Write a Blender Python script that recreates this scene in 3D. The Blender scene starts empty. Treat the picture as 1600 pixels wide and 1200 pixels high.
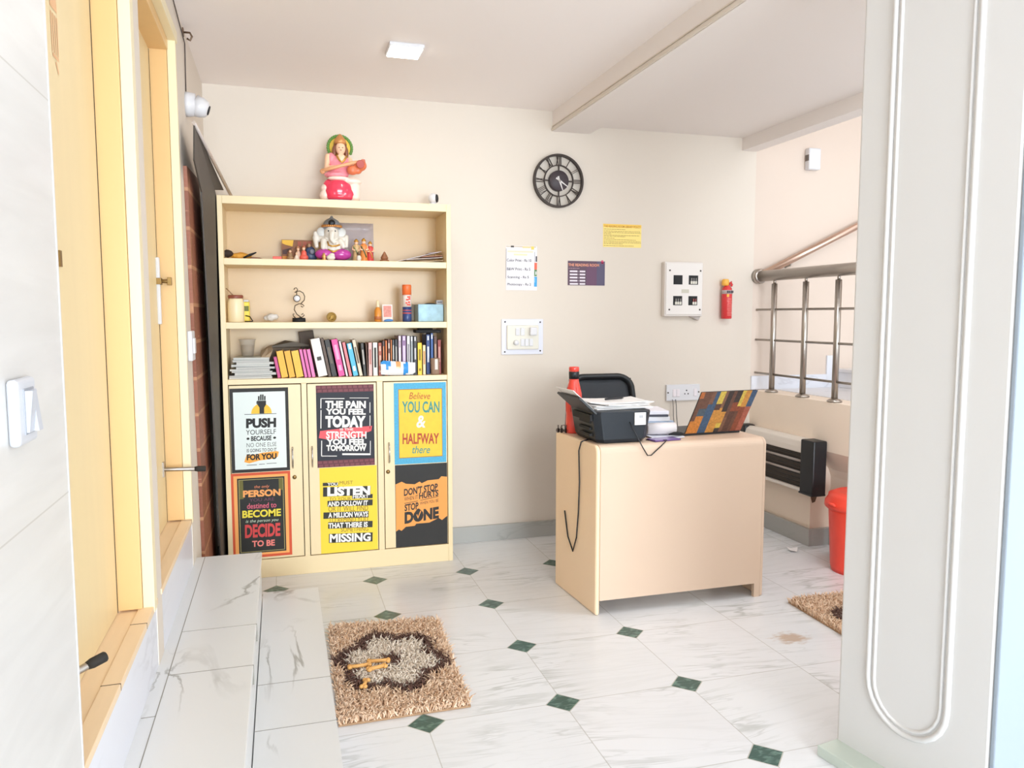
import bpy, bmesh, math, random
import numpy as np
from mathutils import Matrix, Vector

random.seed(7)
SC = bpy.context.scene
COL = SC.collection
R = math.radians
PI = math.pi

# ------------------------------------------------------------------ camera, light, exposure
cd = bpy.data.cameras.new('camera')
cam = bpy.data.objects.new('camera', cd)
COL.objects.link(cam)
cam.location = (0, 0, 1.395)
cam.rotation_euler = (R(90 - 5.08), 0, R(-16.64))
cd.sensor_fit = 'HORIZONTAL'
cd.sensor_width = 36.0
cd.lens = 36.0 * 1207.3 / 1600.0
cd.clip_start = 0.02
SC.camera = cam

w = bpy.data.worlds.new('world')
SC.world = w
w.use_nodes = True
bg = w.node_tree.nodes['Background']
bg.inputs[0].default_value = (0.88, 0.95, 1.0, 1)
bg.inputs[1].default_value = 1.7

def area_light(name, loc, rot, sx, sy, power, col):
    l = bpy.data.lights.new(name, 'AREA')
    l.shape = 'RECTANGLE'; l.size = sx; l.size_y = sy
    l.energy = power; l.color = col
    o = bpy.data.objects.new(name, l)
    o.location = loc; o.rotation_euler = rot
    COL.objects.link(o)
    return o
# daylight through the open entrance far behind the photographer
area_light('entrance_daylight', (1.4, -5.9, 1.4), (R(90), 0, 0), 3.4, 2.3, 370, (0.84, 0.93, 1.0))
# the room's visible ceiling panel lamp, then two unseen lights added as fill
area_light('ceiling_lamp_light', (0.585, 3.70, 2.60), (0, 0, 0), 0.14, 0.14, 2.0, (1.0, 0.93, 0.82))
area_light('entrance_fill_light', (0.585, 1.0, 2.60), (0, 0, 0), 0.5, 0.5, 1.2, (0.95, 0.97, 1.0))
area_light('hall_fill_light', (2.35, 2.7, 2.54), (0, 0, 0), 0.5, 0.5, 12, (0.92, 0.96, 1.0))
# unseen light added to warm the stairwell
area_light('stairwell_fill_light', (4.1, 3.4, 3.3), (0, 0, 0), 0.5, 0.5, 1.5, (1.0, 0.95, 0.9))

SC.view_settings.view_transform = 'Standard'
SC.view_settings.look = 'None'
SC.view_settings.gamma = 1
SC.view_settings.use_curve_mapping = False
SC.view_settings.exposure = 0.46
SC.cycles.max_bounces = 10
SC.cycles.diffuse_bounces = 6
SC.cycles.transparent_max_bounces = 12

# ------------------------------------------------------------------ materials
def lin(h):
    if isinstance(h, str):
        h = h.lstrip('#')
        c = [int(h[i:i + 2], 16) / 255 for i in (0, 2, 4)]
        return tuple(x / 12.92 if x <= .04045 else ((x + .055) / 1.055) ** 2.4 for x in c) + (1,)
    return tuple(h) + (1,)

MATS = {}
def mat(name, col, rough=.5, metal=0., var=0., scale=8., bump=0., bscale=60., coat=0., alpha=1., trans=0., spec=.5, stretch=None):
    """plain or slightly mottled principled material"""
    if name in MATS:
        return MATS[name]
    m = bpy.data.materials.new(name); m.use_nodes = True
    nt = m.node_tree; b = nt.nodes['Principled BSDF']
    c = lin(col)
    b.inputs['Base Color'].default_value = c
    b.inputs['Roughness'].default_value = rough
    b.inputs['Metallic'].default_value = metal
    b.inputs['Specular IOR Level'].default_value = spec
    if coat: b.inputs['Coat Weight'].default_value = coat
    if alpha < 1: b.inputs['Alpha'].default_value = alpha
    if trans: b.inputs['Transmission Weight'].default_value = trans
    if var or bump:
        tc = nt.nodes.new('ShaderNodeTexCoord')
        src = tc.outputs['Object']
        if stretch:
            mp = nt.nodes.new('ShaderNodeMapping'); mp.inputs['Scale'].default_value = stretch
            nt.links.new(src, mp.inputs[0]); src = mp.outputs[0]
    if var:
        n = nt.nodes.new('ShaderNodeTexNoise'); n.inputs['Scale'].default_value = scale; n.inputs['Detail'].default_value = 5
        nt.links.new(src, n.inputs['Vector'])
        mx = nt.nodes.new('ShaderNodeMix'); mx.data_type = 'RGBA'
        mx.inputs[6].default_value = tuple(max(0, x * (1 - var)) for x in c[:3]) + (1,)
        mx.inputs[7].default_value = tuple(min(1, x * (1 + var)) for x in c[:3]) + (1,)
        nt.links.new(n.outputs[0], mx.inputs[0]); nt.links.new(mx.outputs[2], b.inputs['Base Color'])
    if bump:
        n2 = nt.nodes.new('ShaderNodeTexNoise'); n2.inputs['Scale'].default_value = bscale; n2.inputs['Detail'].default_value = 4
        nt.links.new(src, n2.inputs['Vector'])
        bp = nt.nodes.new('ShaderNodeBump'); bp.inputs['Strength'].default_value = bump; bp.inputs['Distance'].default_value = .01
        nt.links.new(n2.outputs[0], bp.inputs['Height']); nt.links.new(bp.outputs[0], b.inputs['Normal'])
    MATS[name] = m
    return m

class NT:
    """little helper for math-heavy node trees"""
    def __init__(s, name):
        s.m = bpy.data.materials.new(name); s.m.use_nodes = True
        s.t = s.m.node_tree; s.b = s.t.nodes['Principled BSDF']
        MATS[name] = s.m
    def n(s, typ, **kw):
        x = s.t.nodes.new(typ)
        for k, v in kw.items(): setattr(x, k, v)
        return x
    def put(s, sock, v):
        if hasattr(v, 'is_linked'): s.t.links.new(v, sock)
        elif isinstance(v, tuple) and len(v) == 3 and sock.type == 'RGBA': sock.default_value = v + (1,)
        else: sock.default_value = v
    def math(s, op, a, b=0., c=0.):
        x = s.n('ShaderNodeMath', operation=op)
        s.put(x.inputs[0], a); s.put(x.inputs[1], b); s.put(x.inputs[2], c)
        return x.outputs[0]
    def mix(s, f, a, b):
        x = s.n('ShaderNodeMix', data_type='RGBA')
        s.put(x.inputs[0], f); s.put(x.inputs[6], a); s.put(x.inputs[7], b)
        return x.outputs[2]
    def smooth(s, v, lo, hi):
        x = s.n('ShaderNodeMapRange', interpolation_type='SMOOTHSTEP')
        s.put(x.inputs[0], v); x.inputs[1].default_value = lo; x.inputs[2].default_value = hi
        return x.outputs[0]
    def pos(s):
        g = s.n('ShaderNodeNewGeometry'); sp = s.n('ShaderNodeSeparateXYZ')
        s.t.links.new(g.outputs['Position'], sp.inputs[0])
        return sp.outputs
    def vec(s, x, y, z=0.):
        c = s.n('ShaderNodeCombineXYZ'); s.put(c.inputs[0], x); s.put(c.inputs[1], y); s.put(c.inputs[2], z)
        return c.outputs[0]
    def noise(s, v, scale, detail=4., dist=0.):
        x = s.n('ShaderNodeTexNoise'); s.put(x.inputs['Vector'], v)
        x.inputs['Scale'].default_value = scale; x.inputs['Detail'].default_value = detail; x.inputs['Distortion'].default_value = dist
        return x.outputs[0]

def marble_floor():
    t = NT('marble_floor')
    X, Y, Z = t.pos()
    u = t.math('DIVIDE', t.math('SUBTRACT', X, .4454), .5)
    v = t.math('DIVIDE', t.math('SUBTRACT', Y, 4.017), .5)
    iu = t.math('FLOOR', u); iv = t.math('FLOOR', v)
    wn = t.n('ShaderNodeTexWhiteNoise', noise_dimensions='2D'); t.put(wn.inputs['Vector'], t.vec(iu, iv))
    r1 = wn.outputs[0]
    # distance to the grid corner and to the joints
    du = t.math('SUBTRACT', u, t.math('ROUND', u)); dv = t.math('SUBTRACT', v, t.math('ROUND', v))
    au = t.math('ABSOLUTE', du); av = t.math('ABSOLUTE', dv)
    inset = t.math('MULTIPLY', t.math('LESS_THAN', u, 2.5), t.math('LESS_THAN', v, .5))
    dia = t.math('MULTIPLY', inset, t.math('LESS_THAN', t.math('ADD', au, av), .128))
    rim = t.math('MULTIPLY', inset, t.math('LESS_THAN', t.math('ADD', au, av), .138))
    joint = t.math('LESS_THAN', t.math('MINIMUM', au, av), .0036)
    # veins: long streaks, direction and strength vary from tile to tile
    k = t.math('MULTIPLY', t.math('SUBTRACT', r1, .55), .35)
    wu = t.math('ADD', X, t.math('MULTIPLY', Y, k)); wv = t.math('SUBTRACT', Y, t.math('MULTIPLY', X, k))
    off = t.math('MULTIPLY', r1, 37.)
    n1 = t.noise(t.vec(t.math('ADD', t.math('MULTIPLY', wu, 1.1), off), t.math('MULTIPLY', wv, 8.), off), 1.0, 5., .6)
    n2 = t.noise(t.vec(t.math('ADD', t.math('MULTIPLY', wu, 2.4), off), t.math('MULTIPLY', wv, 20.), off), 1.0, 4., .5)
    n3 = t.noise(t.vec(X, Y, off), 2.4, 3., .2)
    vein = t.math('SUBTRACT', 1., t.smooth(t.math('ABSOLUTE', t.math('SUBTRACT', n1, .5)), .0, .032))
    fine = t.math('SUBTRACT', 1., t.smooth(t.math('ABSOLUTE', t.math('SUBTRACT', n2, .53)), .0, .035))
    patch = t.smooth(n3, .46, .68)
    f = t.math('MULTIPLY', t.math('MAXIMUM', t.math('MULTIPLY', vein, .55), t.math('MULTIPLY', fine, .38)), t.math('ADD', .12, t.math('MULTIPLY', patch, .75)))
    base = t.mix(n3, lin('#d9dadd')[:3], lin('#e6e8ec')[:3])
    base = t.mix(r1, base, t.mix(.3, base, lin('#dde1e2')[:3]))
    c = t.mix(f, base, lin('#8b918a')[:3])
    # an old rusty stain on one tile
    sx = t.math('SUBTRACT', X, 2.09); sy = t.math('SUBTRACT', Y, 2.76)
    sd = t.math('SQRT', t.math('ADD', t.math('MULTIPLY', t.math('MULTIPLY', sx, sx), .55), t.math('MULTIPLY', sy, sy)))
    ns = t.noise(t.vec(t.math('MULTIPLY', X, 1.), t.math('MULTIPLY', Y, 2.)), 22., 4.)
    st = t.math('MULTIPLY', t.math('SUBTRACT', 1., t.smooth(t.math('ADD', sd, t.math('MULTIPLY', t.math('SUBTRACT', ns, .5), .12)), .02, .075)), .75)
    c = t.mix(st, c, lin('#b9997c')[:3])
    c = t.mix(t.math('MULTIPLY', joint, .55), c, lin('#a09d94')[:3])
    c = t.mix(rim, c, lin('#b9b8b0')[:3])
    g = t.noise(t.vec(X, t.math('MULTIPLY', Y, 2.)), 26., 5., .8)
    green = t.mix(t.smooth(g, .45, .72), lin('#3a5852')[:3], lin('#6a8a80')[:3])
    c = t.mix(dia, c, green)
    t.put(t.b.inputs['Base Color'], c)
    t.b.inputs['Roughness'].default_value = .22
    t.b.inputs['Specular IOR Level'].default_value = .4
    return t.m

def marble(name, base='#dcd9d4', veincol='#9a988f', sx=1., sy=1., sz=1., amt=.5, rough=.28, scale=2.2):
    t = NT(name)
    X, Y, Z = t.pos()
    v = t.vec(t.math('MULTIPLY', X, sx), t.math('MULTIPLY', Y, sy), t.math('MULTIPLY', Z, sz))
    n1 = t.noise(v, scale, 6., .9); n3 = t.noise(v, scale * .8, 3., .3)
    n4 = t.noise(t.vec(X, Y, Z), 1.7, 3., .3)
    vein = t.math('SUBTRACT', 1., t.smooth(t.math('ABSOLUTE', t.math('SUBTRACT', n1, .5)), 0., .03))
    f = t.math('MULTIPLY', t.math('MULTIPLY', vein, t.smooth(n4, .45, .65)), amt)
    c = t.mix(n3, lin(base)[:3], tuple(min(1, x * 1.1) for x in lin(base)[:3]))
    c = t.mix(f, c, lin(veincol)[:3])
    t.put(t.b.inputs['Base Color'], c)
    t.b.inputs['Roughness'].default_value = rough
    return t.m

def brick_print():
    """brown stone/wood printed sheet"""
    t = NT('brown_block_print')
    X, Y, Z = t.pos()
    br = t.n('ShaderNodeTexBrick')
    t.put(br.inputs['Vector'], t.vec(Y, Z))
    br.inputs['Scale'].default_value = 1.0
    br.inputs['Brick Width'].default_value = .55; br.inputs['Row Height'].default_value = .16
    br.inputs['Mortar Size'].default_value = .008; br.inputs['Bias'].default_value = -.1
    br.inputs['Color1'].default_value = lin('#b5745a'); br.inputs['Color2'].default_value = lin('#8c523c'); br.inputs['Mortar'].default_value = lin('#cf9a72')
    n = t.noise(t.vec(t.math('MULTIPLY', X, 4.), t.math('MULTIPLY', Y, 4.), t.math('MULTIPLY', Z, 24.)), 3., 6., .5)
    c = t.mix(t.math('MULTIPLY', n, .7), br.outputs[0], lin('#6b3c2a')[:3])
    c = t.mix(t.smooth(n, .6, .8), c, lin('#cf9474')[:3])
    t.put(t.b.inputs['Base Color'], c)
    t.b.inputs['Roughness'].default_value = .55
    return t.m

def cladding():
    """pale veined wall tiles beside the first door"""
    t = NT('pale_wall_tile')
    X, Y, Z = t.pos()
    n = t.noise(t.vec(X, t.math('ADD', Y, t.math('MULTIPLY', Z, .35)), t.math('MULTIPLY', Z, 7.)), 3., 6., .6)
    c = t.mix(n, lin('#c4c2bf')[:3], lin('#dcdad7')[:3])
    z = t.math('DIVIDE', t.math('SUBTRACT', Z, 1.09), .66)
    j = t.math('LESS_THAN', t.math('ABSOLUTE', t.math('SUBTRACT', z, t.math('ROUND', z))), .0022)
    c = t.mix(t.math('MULTIPLY', j, .5), c, lin('#a49f95')[:3])
    t.put(t.b.inputs['Base Color'], c); t.b.inputs['Roughness'].default_value = .35
    return t.m

M_FLOOR = marble_floor()
M_STEP = marble('step_marble', '#d6d8d9', '#85857e', 2.2, .9, 1., .75)
M_RISER = marble('riser_marble', '#d9dbe3', '#a8a8b0', 1., .4, 2., .3)
M_SKIRT = marble('grey_skirting_marble', '#a8a8a4', '#85857f', 1., 1., 3., .6, .35)
M_BROWN = brick_print()
M_CLAD = cladding()
M_WALL = mat('cream_wall_paint', '#dad0c4', .75, var=.025, scale=1.3, bump=.08, bscale=18)
M_WALLR = mat('stair_wall_paint', '#d8c8bb', .75, var=.02, scale=1.2, bump=.06, bscale=20)
M_HALF = mat('half_wall_paint', '#f0e0cf', .7, var=.03, scale=2., bump=.08, bscale=20)
M_CEIL = mat('ceiling_paint', '#f6efec', .85, var=.02, scale=1.)
M_BEAM = mat('beam_paint', '#eae3df', .8)
M_PILLAR = mat('pillar_paint', '#d5d3d1', .55, bump=.03, bscale=14)
M_DOOR = mat('honey_laminate', '#e4cfa2', .42, var=.05, scale=3, stretch=(6, 6, .4))
M_FRAME = mat('honey_frame_paint', '#e2bb82', .4, var=.04, scale=3, stretch=(5, 5, .4))
M_CASING = mat('pale_yellow_casing', '#ece0bc', .4)
M_SILL = mat('sill_wood', '#e8cfae', .5, var=.08, scale=4, stretch=(8, 1, 1))
M_DARKGAP = mat('dark_gap', '#3b2a1c', .9)
M_CAB = mat('cream_cabinet_laminate', '#ebd6ab', .38, var=.025, scale=2.5)
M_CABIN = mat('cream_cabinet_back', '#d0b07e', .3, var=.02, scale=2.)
M_DESK = mat('desk_laminate', '#d7bda6', .45, var=.03, scale=2.2)
M_STEEL = mat('brushed_steel', '#b0a8a0', .32, 1., bump=.02, bscale=200)
M_CHROME = mat('chrome', '#c9c6c2', .2, 1.)
M_BRASS = mat('dull_brass', '#8a6f45', .4, 1.)
M_WHITE = mat('white_plastic', '#d8d8dc', .35)
M_IVORY = mat('ivory_plastic', '#ddd9cd', .4)
M_BLACK = mat('black_plastic', '#17191d', .42)
M_BLACKM = mat('black_matt', '#141416', .7)
M_RUBBER = mat('dark_rubber', '#2b2724', .8)
M_PAPER = mat('white_paper', '#e9e7e6', .8)
M_SCREW = mat('screw_dark', '#57504a', .5, .6)

# ------------------------------------------------------------------ mesh builder
class MB:
    def __init__(s):
        s.v = []; s.f = []; s.mi = []; s.sm = []; s.M = Matrix.Identity(4)
    def _add(s, vs, fs, mi=0, smooth=False):
        b = len(s.v)
        s.v += [tuple(s.M @ Vector(p)) for p in vs]
        s.f += [tuple(b + i for i in f) for f in fs]
        s.mi += [mi] * len(fs); s.sm += [smooth] * len(fs)
        return s
    def box(s, x0, x1, y0, y1, z0, z1, mi=0):
        v = [(x, y, z) for z in (z0, z1) for y in (y0, y1) for x in (x0, x1)]
        return s._add(v, [(0, 2, 3, 1), (4, 5, 7, 6), (0, 1, 5, 4), (2, 6, 7, 3), (0, 4, 6, 2), (1, 3, 7, 5)], mi)
    def prism(s, pts, d0, d1, axis='y', mi=0, smooth=False):
        """outline pts (a,b) extruded along axis: y -> (a,d,b); z -> (a,b,d); x -> (d,a,b)"""
        k = {'y': lambda a, b, d: (a, d, b), 'z': lambda a, b, d: (a, b, d), 'x': lambda a, b, d: (d, a, b)}[axis]
        n = len(pts)
        v = [k(a, b, d0) for a, b in pts] + [k(a, b, d1) for a, b in pts]
        s._add(v, [tuple(range(n)), tuple(range(2 * n - 1, n - 1, -1))], mi)
        b = len(s.v) - 2 * n
        fs = [(b + i, b + n + i, b + n + (i + 1) % n, b + (i + 1) % n) for i in range(n)]
        s.f += fs; s.mi += [mi] * n; s.sm += [smooth] * n
        return s
    def tube(s, pts, r, n=10, mi=0, cap=True, closed=False, flat=1.):
        P = [Vector(p) for p in pts]; m = len(P)
        rs = r if isinstance(r, (list, tuple)) else [r] * m
        v = []; up = None
        for i, p in enumerate(P):
            if closed: t = P[(i + 1) % m] - P[i - 1]
            else: t = P[min(i + 1, m - 1)] - P[max(i - 1, 0)]
            t = t.normalized() if t.length > 1e-9 else Vector((0, 0, 1))
            if up is None:
                up = Vector((0, 0, 1)) if abs(t.z) < .9 else Vector((0, 1, 0))
            a = t.cross(up)
            a = a.normalized() if a.length > 1e-6 else t.orthogonal().normalized()
            b = a.cross(t).normalized(); up = b
            for k in range(n):
                q = 2 * PI * k / n
                v.append(p + a * math.cos(q) * rs[i] + b * math.sin(q) * rs[i] * flat)
        fs = []
        for i in range(m if closed else m - 1):
            j = (i + 1) % m
            for k in range(n):
                l = (k + 1) % n
                fs.append((i * n + k, i * n + l, j * n + l, j * n + k))
        s._add(v, fs, mi, True)
        if cap and not closed:
            b = len(s.v) - m * n
            s.f += [tuple(b + k for k in range(n - 1, -1, -1)), tuple(b + (m - 1) * n + k for k in range(n))]
            s.mi += [mi] * 2; s.sm += [False] * 2
        return s
    def lathe(s, prof, c=(0, 0, 0), n=24, mi=0, axis='z', sx=1., sy=1., smooth=True):
        v = []
        k = {'z': lambda a, b, h: (a, b, h), 'y': lambda a, b, h: (a, h, b), 'x': lambda a, b, h: (h, a, b)}[axis]
        for r, h in prof:
            for i in range(n):
                q = 2 * PI * i / n
                p = k(r * math.cos(q) * sx, r * math.sin(q) * sy, h)
                v.append((p[0] + c[0], p[1] + c[1], p[2] + c[2]))
        fs = []
        for j in range(len(prof) - 1):
            for i in range(n):
                l = (i + 1) % n
                fs.append((j * n + i, j * n + l, (j + 1) * n + l, (j + 1) * n + i))
        s._add(v, fs, mi, smooth)
        b = len(s.v) - len(prof) * n
        if prof[0][0] > 1e-5: s.f.append(tuple(b + i for i in range(n - 1, -1, -1))); s.mi.append(mi); s.sm.append(False)
        if prof[-1][0] > 1e-5: s.f.append(tuple(b + (len(prof) - 1) * n + i for i in range(n))); s.mi.append(mi); s.sm.append(False)
        return s
    def ell(s, c, r, n=14, mi=0):
        if not hasattr(r, '__len__'): r = (r, r, r)
        prof = [(math.sin(PI * i / n), -math.cos(PI * i / n)) for i in range(n + 1)]
        prof[0] = (1e-4, -1); prof[-1] = (1e-4, 1)
        v = []; m = n + 4
        for a, h in prof:
            for i in range(m):
                q = 2 * PI * i / m
                v.append((c[0] + a * math.cos(q) * r[0], c[1] + a * math.sin(q) * r[1], c[2] + h * r[2]))
        fs = [(j * m + i, j * m + (i + 1) % m, (j + 1) * m + (i + 1) % m, (j + 1) * m + i) for j in range(n) for i in range(m)]
        fs += [tuple(range(m - 1, -1, -1)), tuple(n * m + i for i in range(m))]
        return s._add(v, fs, mi, True)
    def poly(s, vs, mi=0):
        return s._add(vs, [tuple(range(len(vs)))], mi)
    def build(s, name, mats, parent=None, world=True, bevel=0., seg=2, remesh=0., sub=0, smooth_it=0, origin=True):
        if not isinstance(mats, (list, tuple)): mats = [mats]
        me = bpy.data.meshes.new(name)
        V = [Vector(p) for p in s.v]
        o = bpy.data.objects.new(name, me)
        if parent is not None:
            o.parent = parent
            if world:
                M = Matrix.Identity(4); q = parent
                while q is not None:
                    M = q.matrix_basis @ M; q = q.parent
                Mi = M.inverted(); V = [Mi @ p for p in V]
        elif origin and V:
            xs = [p.x for p in V]; ys = [p.y for p in V]; zs = [p.z for p in V]
            c = Vector(((min(xs) + max(xs)) / 2, (min(ys) + max(ys)) / 2, min(zs)))
            V = [p - c for p in V]; o.location = c
        me.from_pydata(V, [], s.f)
        for m in mats: me.materials.append(m)
        me.polygons.foreach_set('material_index', s.mi)
        me.polygons.foreach_set('use_smooth', s.sm)
        me.update()
        COL.objects.link(o)
        if bevel:
            b = o.modifiers.new('bevel', 'BEVEL'); b.width = bevel; b.segments = seg; b.limit_method = 'ANGLE'; b.angle_limit = R(40)
            b.harden_normals = False
        if remesh:
            r_ = o.modifiers.new('remesh', 'REMESH'); r_.mode = 'VOXEL'; r_.voxel_size = remesh; r_.use_smooth_shade = True
            if smooth_it:
                k = o.modifiers.new('smooth', 'SMOOTH'); k.factor = .5; k.iterations = smooth_it
        if sub:
            k = o.modifiers.new('sub', 'SUBSURF'); k.levels = sub; k.render_levels = sub
        return o

def tag(o, label=None, cat=None, group=None, kind=None):
    if label: o['label'] = label
    if cat: o['category'] = cat
    if group: o['group'] = group
    if kind: o['kind'] = kind
    return o
def thing(name, label, cat, loc=(0, 0, 0), rz=0., group=None, kind=None):
    o = bpy.data.objects.new(name, None); o.empty_display_size = .05
    o.location = loc; o.rotation_euler = (0, 0, rz)
    COL.objects.link(o)
    return tag(o, label, cat, group, kind)
def struct(mb, name, mats, label=None, cat=None, parent=None, bevel=0.):
    o = mb.build(name, mats, parent, bevel=bevel, origin=False)
    if parent is None: tag(o, label, cat, None, 'structure')
    return o

# lettering: built-in font turned into flat polygons fitted to a box
_TX = {}
def text_polys(txt, off=0.):
    key = (txt, off)
    if key not in _TX:
        c = bpy.data.curves.new('t', 'FONT'); c.body = txt; c.offset = off; c.resolution_u = 3; c.fill_mode = 'FRONT'
        o = bpy.data.objects.new('t', c)
        me = bpy.data.meshes.new_from_object(o)
        v = np.array([q.co[:2] for q in me.vertices]) if len(me.vertices) else np.zeros((0, 2))
        f = [tuple(p.vertices) for p in me.polygons]
        bpy.data.objects.remove(o); bpy.data.curves.remove(c); bpy.data.meshes.remove(me)
        if len(v):
            lo = v.min(0); hi = v.max(0); v = (v - lo) / np.maximum(hi - lo, 1e-6)
        _TX[key] = (v, f)
    return _TX[key]

class Sheet:
    """a printed sheet on a vertical wall facing -Y; layout given in its own paper units (a right, b down)"""
    def __init__(s, quad, world, y, thick=.0012):
        # quad: paper-unit corners TL,TR,BR,BL ; world: x0,x1,z_top,z_bottom
        s.q = quad; s.w = world; s.y = y; s.mb = MB(); s.mats = []; s.layer = 0
        s.thick = thick
    def mi(s, m):
        if m not in s.mats: s.mats.append(m)
        return s.mats.index(m)
    def pt(s, a, b, lay):
        TL, TR, BR, BL = s.q
        # top and bottom lines as functions of a
        f = (a - (TL[0] + BL[0]) / 2) / ((TR[0] + BR[0]) / 2 - (TL[0] + BL[0]) / 2)
        yt = TL[1] + (TR[1] - TL[1]) * f; yb = BL[1] + (BR[1] - BL[1]) * f
        v = (b - yt) / (yb - yt)
        xl = TL[0] + (BL[0] - TL[0]) * v; xr = TR[0] + (BR[0] - TR[0]) * v
        u = (a - xl) / (xr - xl)
        x0, x1, z0, z1 = s.w
        return (x0 + (x1 - x0) * u, s.y - s.thick - lay * .00025, z0 + (z1 - z0) * v)
    def base(s, m):
        x0, x1, z0, z1 = s.w
        s.mb.box(x0, x1, s.y - s.thick, s.y, z1, z0, s.mi(m)); return s
    def uv(s, u, v, lay):
        x0, x1, z0, z1 = s.w
        return (x0 + (x1 - x0) * u, s.y - s.thick - lay * .00025, z0 + (z1 - z0) * v)
    def panel(s, u0, u1, v0, v1, m, lay=1):
        s.mb.poly([s.uv(u0, v1, lay), s.uv(u1, v1, lay), s.uv(u1, v0, lay), s.uv(u0, v0, lay)], s.mi(m)); return s
    def rect(s, a0, b0, a1, b1, m, lay=2):
        s.mb.poly([s.pt(a0, b1, lay), s.pt(a1, b1, lay), s.pt(a1, b0, lay), s.pt(a0, b0, lay)], s.mi(m)); return s
    def shape(s, pts, m, lay=2):
        s.mb.poly([s.pt(a, b, lay) for a, b in pts], s.mi(m)); return s
    def text(s, txt, a0, b0, a1, b1, m, lay=3, off=.0, shear=0., tilt=0.):
        v, f = text_polys(txt, off)
        ps = []
        for x, y in v:
            a = a0 + (a1 - a0) * x + shear * y * (b1 - b0); b = b1 + (b0 - b1) * y + tilt * (a0 + (a1 - a0) * x - a0)
            ps.append(s.pt(a, b, lay))
        s.mb._add(ps, f, s.mi(m)); return s
    def done(s, name, label, cat, group=None):
        o = s.mb.build(name, s.mats)
        return tag(o, label, cat, group)

def ink(h): return mat('ink_' + h.strip('#'), h, .6)

# ------------------------------------------------------------------ setting
XL = -.37      # left wall face
YW = 4.55      # back wall face
struct(MB().box(-.5, 3.6, -6.0, 4.6, -.1, 0), 'floor', M_FLOOR, 'white marble floor with dark green diamond insets', 'floor')
struct(MB().box(-.62, 3.05, YW, YW + .12, 0, 2.75), 'wall_back', M_WALL, 'cream painted wall behind bookcase and desk', 'wall')
struct(MB().box(3.05, 5.2, YW, YW + .12, 0, 4.2), 'wall_stairwell', M_WALLR, 'pinkish cream stairwell wall with handrail', 'wall')
struct(MB().box(3.05, 5.2, 1.6, YW, 4.1, 4.2), 'stairwell_sky_block', M_CEIL, 'added high ceiling shutting sky light out of the stairwell', 'ceiling')  # unseen slab added to keep sky light off the stairwell walls
struct(MB().box(3.05, 3.17, 1.6, YW, 2.75, 4.1), 'wall_stairwell_upper', M_WALLR, 'upper wall of the stairwell above the slab edge', 'wall')
struct(MB().box(5.08, 5.2, 2.0, YW, 0, 4.2), 'wall_stairwell_side', M_WALLR, 'far side wall of stairwell', 'wall')

# left wall with two door openings, the strip between them, the lintel
m = MB()
m.box(XL - .13, XL, 2.42, 2.52, .36, 2.63)
m.box(XL - .13, XL, 3.372, YW, 0, 2.63)
m.box(XL - .13, XL, 1.49, 3.372, 2.46, 2.63)
struct(m, 'wall_left', M_WALL, 'left wall around the two yellow doors', 'wall')
struct(MB().box(XL - .13, -.36, -6.0, 1.487, 0, 2.63), 'wall_entrance', M_CLAD, 'pale tiled wall with white switch plate', 'wall')
struct(MB().box(XL - .135, -.359, 1.487, 1.493, .36, 2.63), 'trim_1', M_WHITE, 'white edge trim of the tiled wall', 'trim')

# entrance steps, riser and door sill
struct(MB().box(-.105, .135, -6.0, 3.565, 0, .15), 'step_lower', M_STEP, 'lower marble step beside the shaggy mat', 'step')
m = MB().box(XL - .1, -.108, -6.0, 3.485, .0, .34).box(XL - .1, -.103, -6.0, 3.49, .34, .36)
struct(m, 'step_upper', M_STEP, 'upper marble landing below the doors', 'step', bevel=.003)
# thin joints in the step slabs (grout, flush)
m = MB()
for y in (2.34, 2.66): m.box(-.335, -.101, y - .0012, y + .0012, .3, .3606)
m.box(-.337, -.3345, -1, 3.49, .3, .3606)
m.box(XL, -.335, 2.1, 2.1025, .3, .3606)
for y in (2.345, 2.648): m.box(-.104, .1352, y - .0012, y + .0012, .1, .1506)
struct(m, 'trim_2', mat('grout', '#8f8c84', .8), 'grey joints between step slabs', 'trim')
struct(MB().box(XL - .1, XL - .002, 1.49, 3.372, .36, .547), 'trim_3', M_RISER, 'bluish marble riser under door sills', 'riser')
m = MB()
for a, b in ((1.49, 2.42), (2.5, 3.372)):
    m.box(XL - .1, XL - .038, a, b, .547, .561)
    m.box(XL - .037, XL + .004, a, b, .547, .566)
struct(m, 'trim_4', M_SILL, 'worn wooden sills of the two doors', 'sill', bevel=.002)
m = MB()
for y in (1.86, 2.22, 3.32): m.box(XL - .037, XL + .0045, y, y + .002, .55, .5666)
struct(m, 'trim_5', M_DARKGAP, 'dark joints in the door sills', 'trim')

# door frames
m = MB()
m.box(XL - .09, XL - .025, 2.335, 2.36, .566, 2.46)     # far jamb of first door
m.box(XL - .09, XL - .025, 3.335, 3.355, .566, 2.46)
m.box(XL - .09, XL - .02, 2.52, 3.335, 2.415, 2.46)
m.box(XL - .09, XL - .02, 1.49, 2.335, 2.415, 2.46)
struct(m, 'trim_6', M_FRAME, 'honey coloured frames of the two doors', 'door frame', bevel=.002)
m = MB()
m.box(XL - .024, XL + .006, 2.345, 2.385, .55, 2.50).box(XL - .024, XL + .002, 2.385, 2.42, .55, 2.50)
m.box(XL - .024, XL + .006, 3.345, 3.372, .55, 2.50).box(XL - .0, XL + .002, 3.372, 3.384, .55, 2.50)
m.box(XL - .02, XL + .010, 2.52, 3.384, 2.455, 2.50)
m.box(XL - .02, XL + .010, 1.49, 2.43, 2.455, 2.50)
struct(m, 'trim_7', M_CASING, 'pale yellow door casings', 'casing', bevel=.002)

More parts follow.
